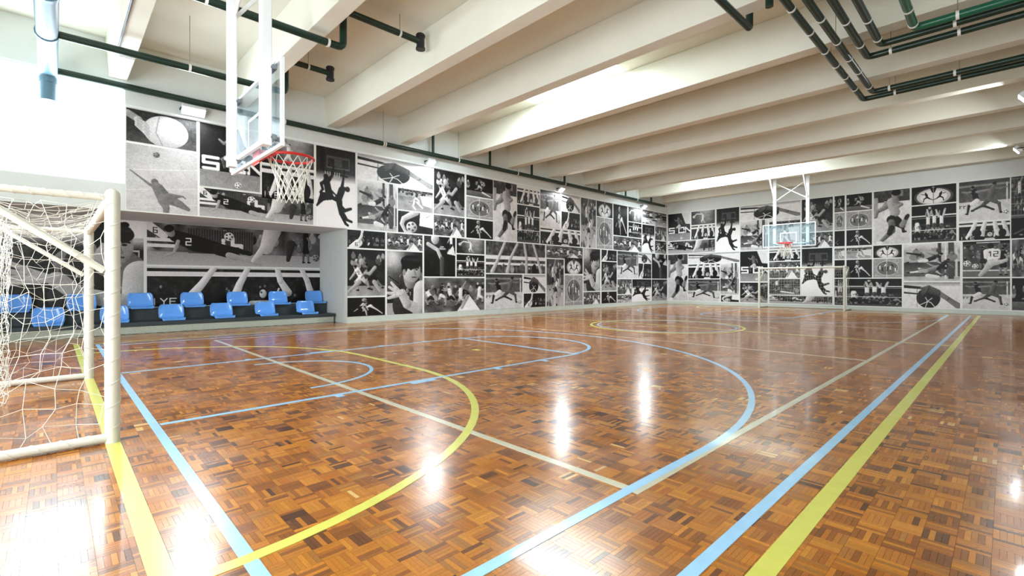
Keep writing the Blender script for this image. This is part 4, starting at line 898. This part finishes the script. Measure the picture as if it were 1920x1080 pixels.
# ------------------------------------------------------------------ goals with their nets
def netmesh(P, nu, nv, r, seed, jit=.0):
    rr = random.Random(seed); g = {}
    for i in range(nu + 1):
        for j in range(nv + 1):
            p = Vector(P(i / nu, j / nv)); g[i, j] = p + Vector((rr.gauss(0, jit), rr.gauss(0, jit), rr.gauss(0, jit)))
            if g[i, j].z < .006: g[i, j].z = .006
    mb = MB()
    for j in range(nv + 1): mb.tube([g[i, j] for i in range(nu + 1)], r, 4, cap=False)
    for i in range(nu + 1): mb.tube([g[i, j] for j in range(nv + 1)], r, 4, cap=False)
    return mb
def goal(cx_, y, hw, label, r=.0023, den=1.0, thick=.0027):
    """opening faces +Y; the frame and net reach back towards -Y"""
    t = empty('football_goal', (cx_, y, 0), label, 'goal', 'goals at the two ends of the court')
    H = 2.0
    for s in (-1, 1):
        x = cx_ + s * hw
        MB().tube([(x, y, 0), (x, y, .02), (x, y, 1.97), (x, y, 1.99), (x, y, 2.01), (x, y, 2.022)], [.05, .05, .05, .048, .036, .02], 24).build('post', M['goal'], t, smooth=True)
        MB().tube(rounded([(x, y - .03, 1.95), (x, y - .82, 1.95), (x, y - .05, 1.37)], .1, 8), .026, 12).build('side_brace', M['goal'], t, smooth=True)
        MB().tube([(x, y - .03, .04), (x, y - .6, .04), (x, y - 1.2, .04)], .036, 14).build('ground_bar', M['goal'], t, smooth=True)
    MB().tube([(cx_ - hw + .05, y, 1.95), (cx_, y, 1.95), (cx_ + hw - .05, y, 1.95)], .045, 24).build('crossbar', M['goal'], t, smooth=True)
    MB().tube([(cx_ - hw, y - 1.2, .04), (cx_, y - 1.2, .04), (cx_ + hw, y - 1.2, .04)], .03, 14).build('ground_bar', M['goal'], t, smooth=True)
    # net: roof, two sides, gathered back curtain
    def roof(u, v): return (cx_ - hw + 2 * hw * u, y - .03 - .72 * v, 1.93 - .10 * math.sin(math.pi * v) - .05 * math.sin(math.pi * u) * v)
    def side(s):
        return lambda u, v: (cx_ + s * hw + .03 * math.sin(5 * u + 3 * v) * (1 if s > 0 else .6), y - .05 - (.72 + .42 * v ** 2) * u - .05 * math.sin(3 * v * math.pi) * u, (1.93 - .12 * math.sin(math.pi * u)) * (1 - v) + .03)
    def back(u, v):
        w = math.sin(u * 40) * .05 + math.sin(u * 17 + 2 * v) * .05
        return (cx_ - hw + 2 * hw * u + .03 * math.sin(9 * v + u * 30), y - .72 + w * (.3 + v) - .10 * v ** 1.5 - .06 * math.sin(math.pi * v), (1.88) * (1 - v) + .015)
    net = MB()
    for fn, nu, nv, sd, jt in ((roof, 26, 8, 1, .014), (side(1), 7, 13, 2, .03), (side(-1), 8, 14, 3, .028), (back, 60, 22, 4, .012)):
        m = netmesh(fn, int(nu * den), int(nv * den), thick if fn is back else r, sd, jt); net.add(m.v, m.f)
    # cord wound round each post and along the ground bars
    for s in (-1, 1):
        x = cx_ + s * hw
        net.tube([(x + (.0535) * math.cos(a * 1.0), y + .0535 * math.sin(a * 1.0), .12 + a * .0285) for a in [k * .35 for k in range(180)]], r * .8, 4, cap=False)
        net.tube([(x + .05 * math.cos(k * .8), y - .1 - k * .02, .04 + .04 * math.sin(k * .8)) for k in range(52)], r * .8, 4, cap=False)
        net.tube([(x + .05 * math.cos(k * .9), y - .08 - k * .014, 1.95 + .03 * math.sin(k * .9)) for k in range(48)], r * .8, 4, cap=False)
    net.build('net', M['cord'], t)
    return t
goal(7.465, -26.3, 1.745, 'cream tubular goal with a bunched white net at the left, nearest the camera')
g2 = goal(7.37, -1.3, 1.775, 'cream tubular goal standing against the far end wall', .0018, .6, .0022)
g2.rotation_euler = (0, 0, math.pi)

# ------------------------------------------------------------------ basketball hoops hung from the ceiling
def hoop(cx_, y, label, x_off, zt, half=.74):
    """board faces +Y"""
    t = empty('basketball_hoop', (cx_, y, zt), label, 'hoop', 'ceiling hung basketball hoops')
    W2, z0, z1 = 1.08, 2.88, 3.93
    MB().box(cx_ - W2 + .03, cx_ + W2 - .03, y - .008, y + .008, z0 + .03, z1 - .03).build('backboard', M['glass'], t)
    fr = MB()
    fr.box(cx_ - W2, cx_ + W2, y - .02, y + .02, z0, z0 + .035); fr.box(cx_ - W2, cx_ + W2, y - .02, y + .02, z1 - .035, z1)
    fr.box(cx_ - W2, cx_ - W2 + .035, y - .02, y + .02, z0 + .035, z1 - .035); fr.box(cx_ + W2 - .035, cx_ + W2, y - .02, y + .02, z0 + .035, z1 - .035)
    fr.build('board_frame', M['white'], t)
    rc = MB(); a, c0, c1, q = .34, 3.04, 3.52, .025
    rc.box(cx_ - a, cx_ + a, y + .009, y + .012, c0, c0 + q * 1.6); rc.box(cx_ - a, cx_ + a, y + .009, y + .012, c1 - q * 1.6, c1)
    rc.box(cx_ - a, cx_ - a + q * 1.6, y + .009, y + .012, c0 + q * 1.6, c1 - q * 1.6); rc.box(cx_ + a - q * 1.6, cx_ + a, y + .009, y + .012, c0 + q * 1.6, c1 - q * 1.6)
    rc.build('target_rectangle', M['white'], t)
    px = (cx_ + x_off - half, cx_ + x_off + half)
    for x in px:
        MB().box(x - .065, x + .065, y - .18, y - .07, z0 + .02, ZS - .001).build('post', M['white'], t, bevel=.008)
        MB().obox((x, y + .22, 5.45), (.05, .05, 1.2), Matrix.Rotation(-.62, 3, 'X')).build('strut', M['white'], t)
        for z in (z0 + .12, z1 - .1):
            lug = MB(); lug.box(x - .09, x + .09, y - .072, y - .02, z - .02, z + .03)
            for dx in (-.07, .07): lug.tube([(x + dx, y - .085, z), (x + dx, y - .07, z)], .014, 8)
            lug.build('fixing_lug', M['bolt'], t)
    MB().tube([(px[0], y - .10, 5.0), (px[1], y - .10, 5.85)], .022, 10).build('cross_brace', M['white'], t)
    MB().tube([(px[1], y - .145, 5.0), (px[0], y - .145, 5.85)], .022, 10).build('cross_brace', M['white'], t)
    MB().box(px[0] - .02, px[1] + .02, y - .075, y - .03, 3.0, 3.06).build('cross_rail', M['white'], t)
    R = .30; rz = 3.02; ry = y + .46
    MB().tube([(cx_ + R * math.cos(k * math.pi / 24), ry + R * math.sin(k * math.pi / 24), rz) for k in range(48)], .019, 10, closed=True).build('rim', M['red'], t, smooth=True)
    bk = MB(); bk.prism([(cx_ - .14, y + .02), (cx_ + .14, y + .02), (cx_ + .2, y + .24), (cx_ - .2, y + .24)], rz - .02, rz + .005, 'z')
    bk.prism([(y + .022, rz - .16), (y + .022, rz - .02), (y + .2, rz - .02)], cx_ - .10, cx_ - .08, 'x'); bk.prism([(y + .022, rz - .16), (y + .022, rz - .02), (y + .2, rz - .02)], cx_ + .08, cx_ + .10, 'x')
    bk.box(cx_ - .14, cx_ + .14, y + .013, y + .022, rz - .17, rz + .03)
    bk.build('rim_bracket', M['red'], t)
    nt = MB(); rr = random.Random(9)
    rad = [.29, .255, .22, .19, .17, .165, .17]; zz = [0, -.1, -.2, -.3, -.4, -.5, -.6]
    for s in (-1, 1):
        for k in range(14):
            nt.tube([(cx_ + rad[j] * math.cos(2 * math.pi * (k + s * j * .5) / 14) + rr.gauss(0, .004), ry + rad[j] * math.sin(2 * math.pi * (k + s * j * .5) / 14) + rr.gauss(0, .004), rz - .01 + zz[j]) for j in range(7)], .0055, 5)
    nt.build('net', M['cord'], t)
    return t
hoop(7.2, -24.70, 'white framed basketball hoop nearest the camera, seen from behind its glass board', .12, 5.95)
h2 = hoop(7.3, -2.68, 'white framed basketball hoop above the far goal', -.07, 5.95, .67)
h2.rotation_euler = (0, 0, math.pi)
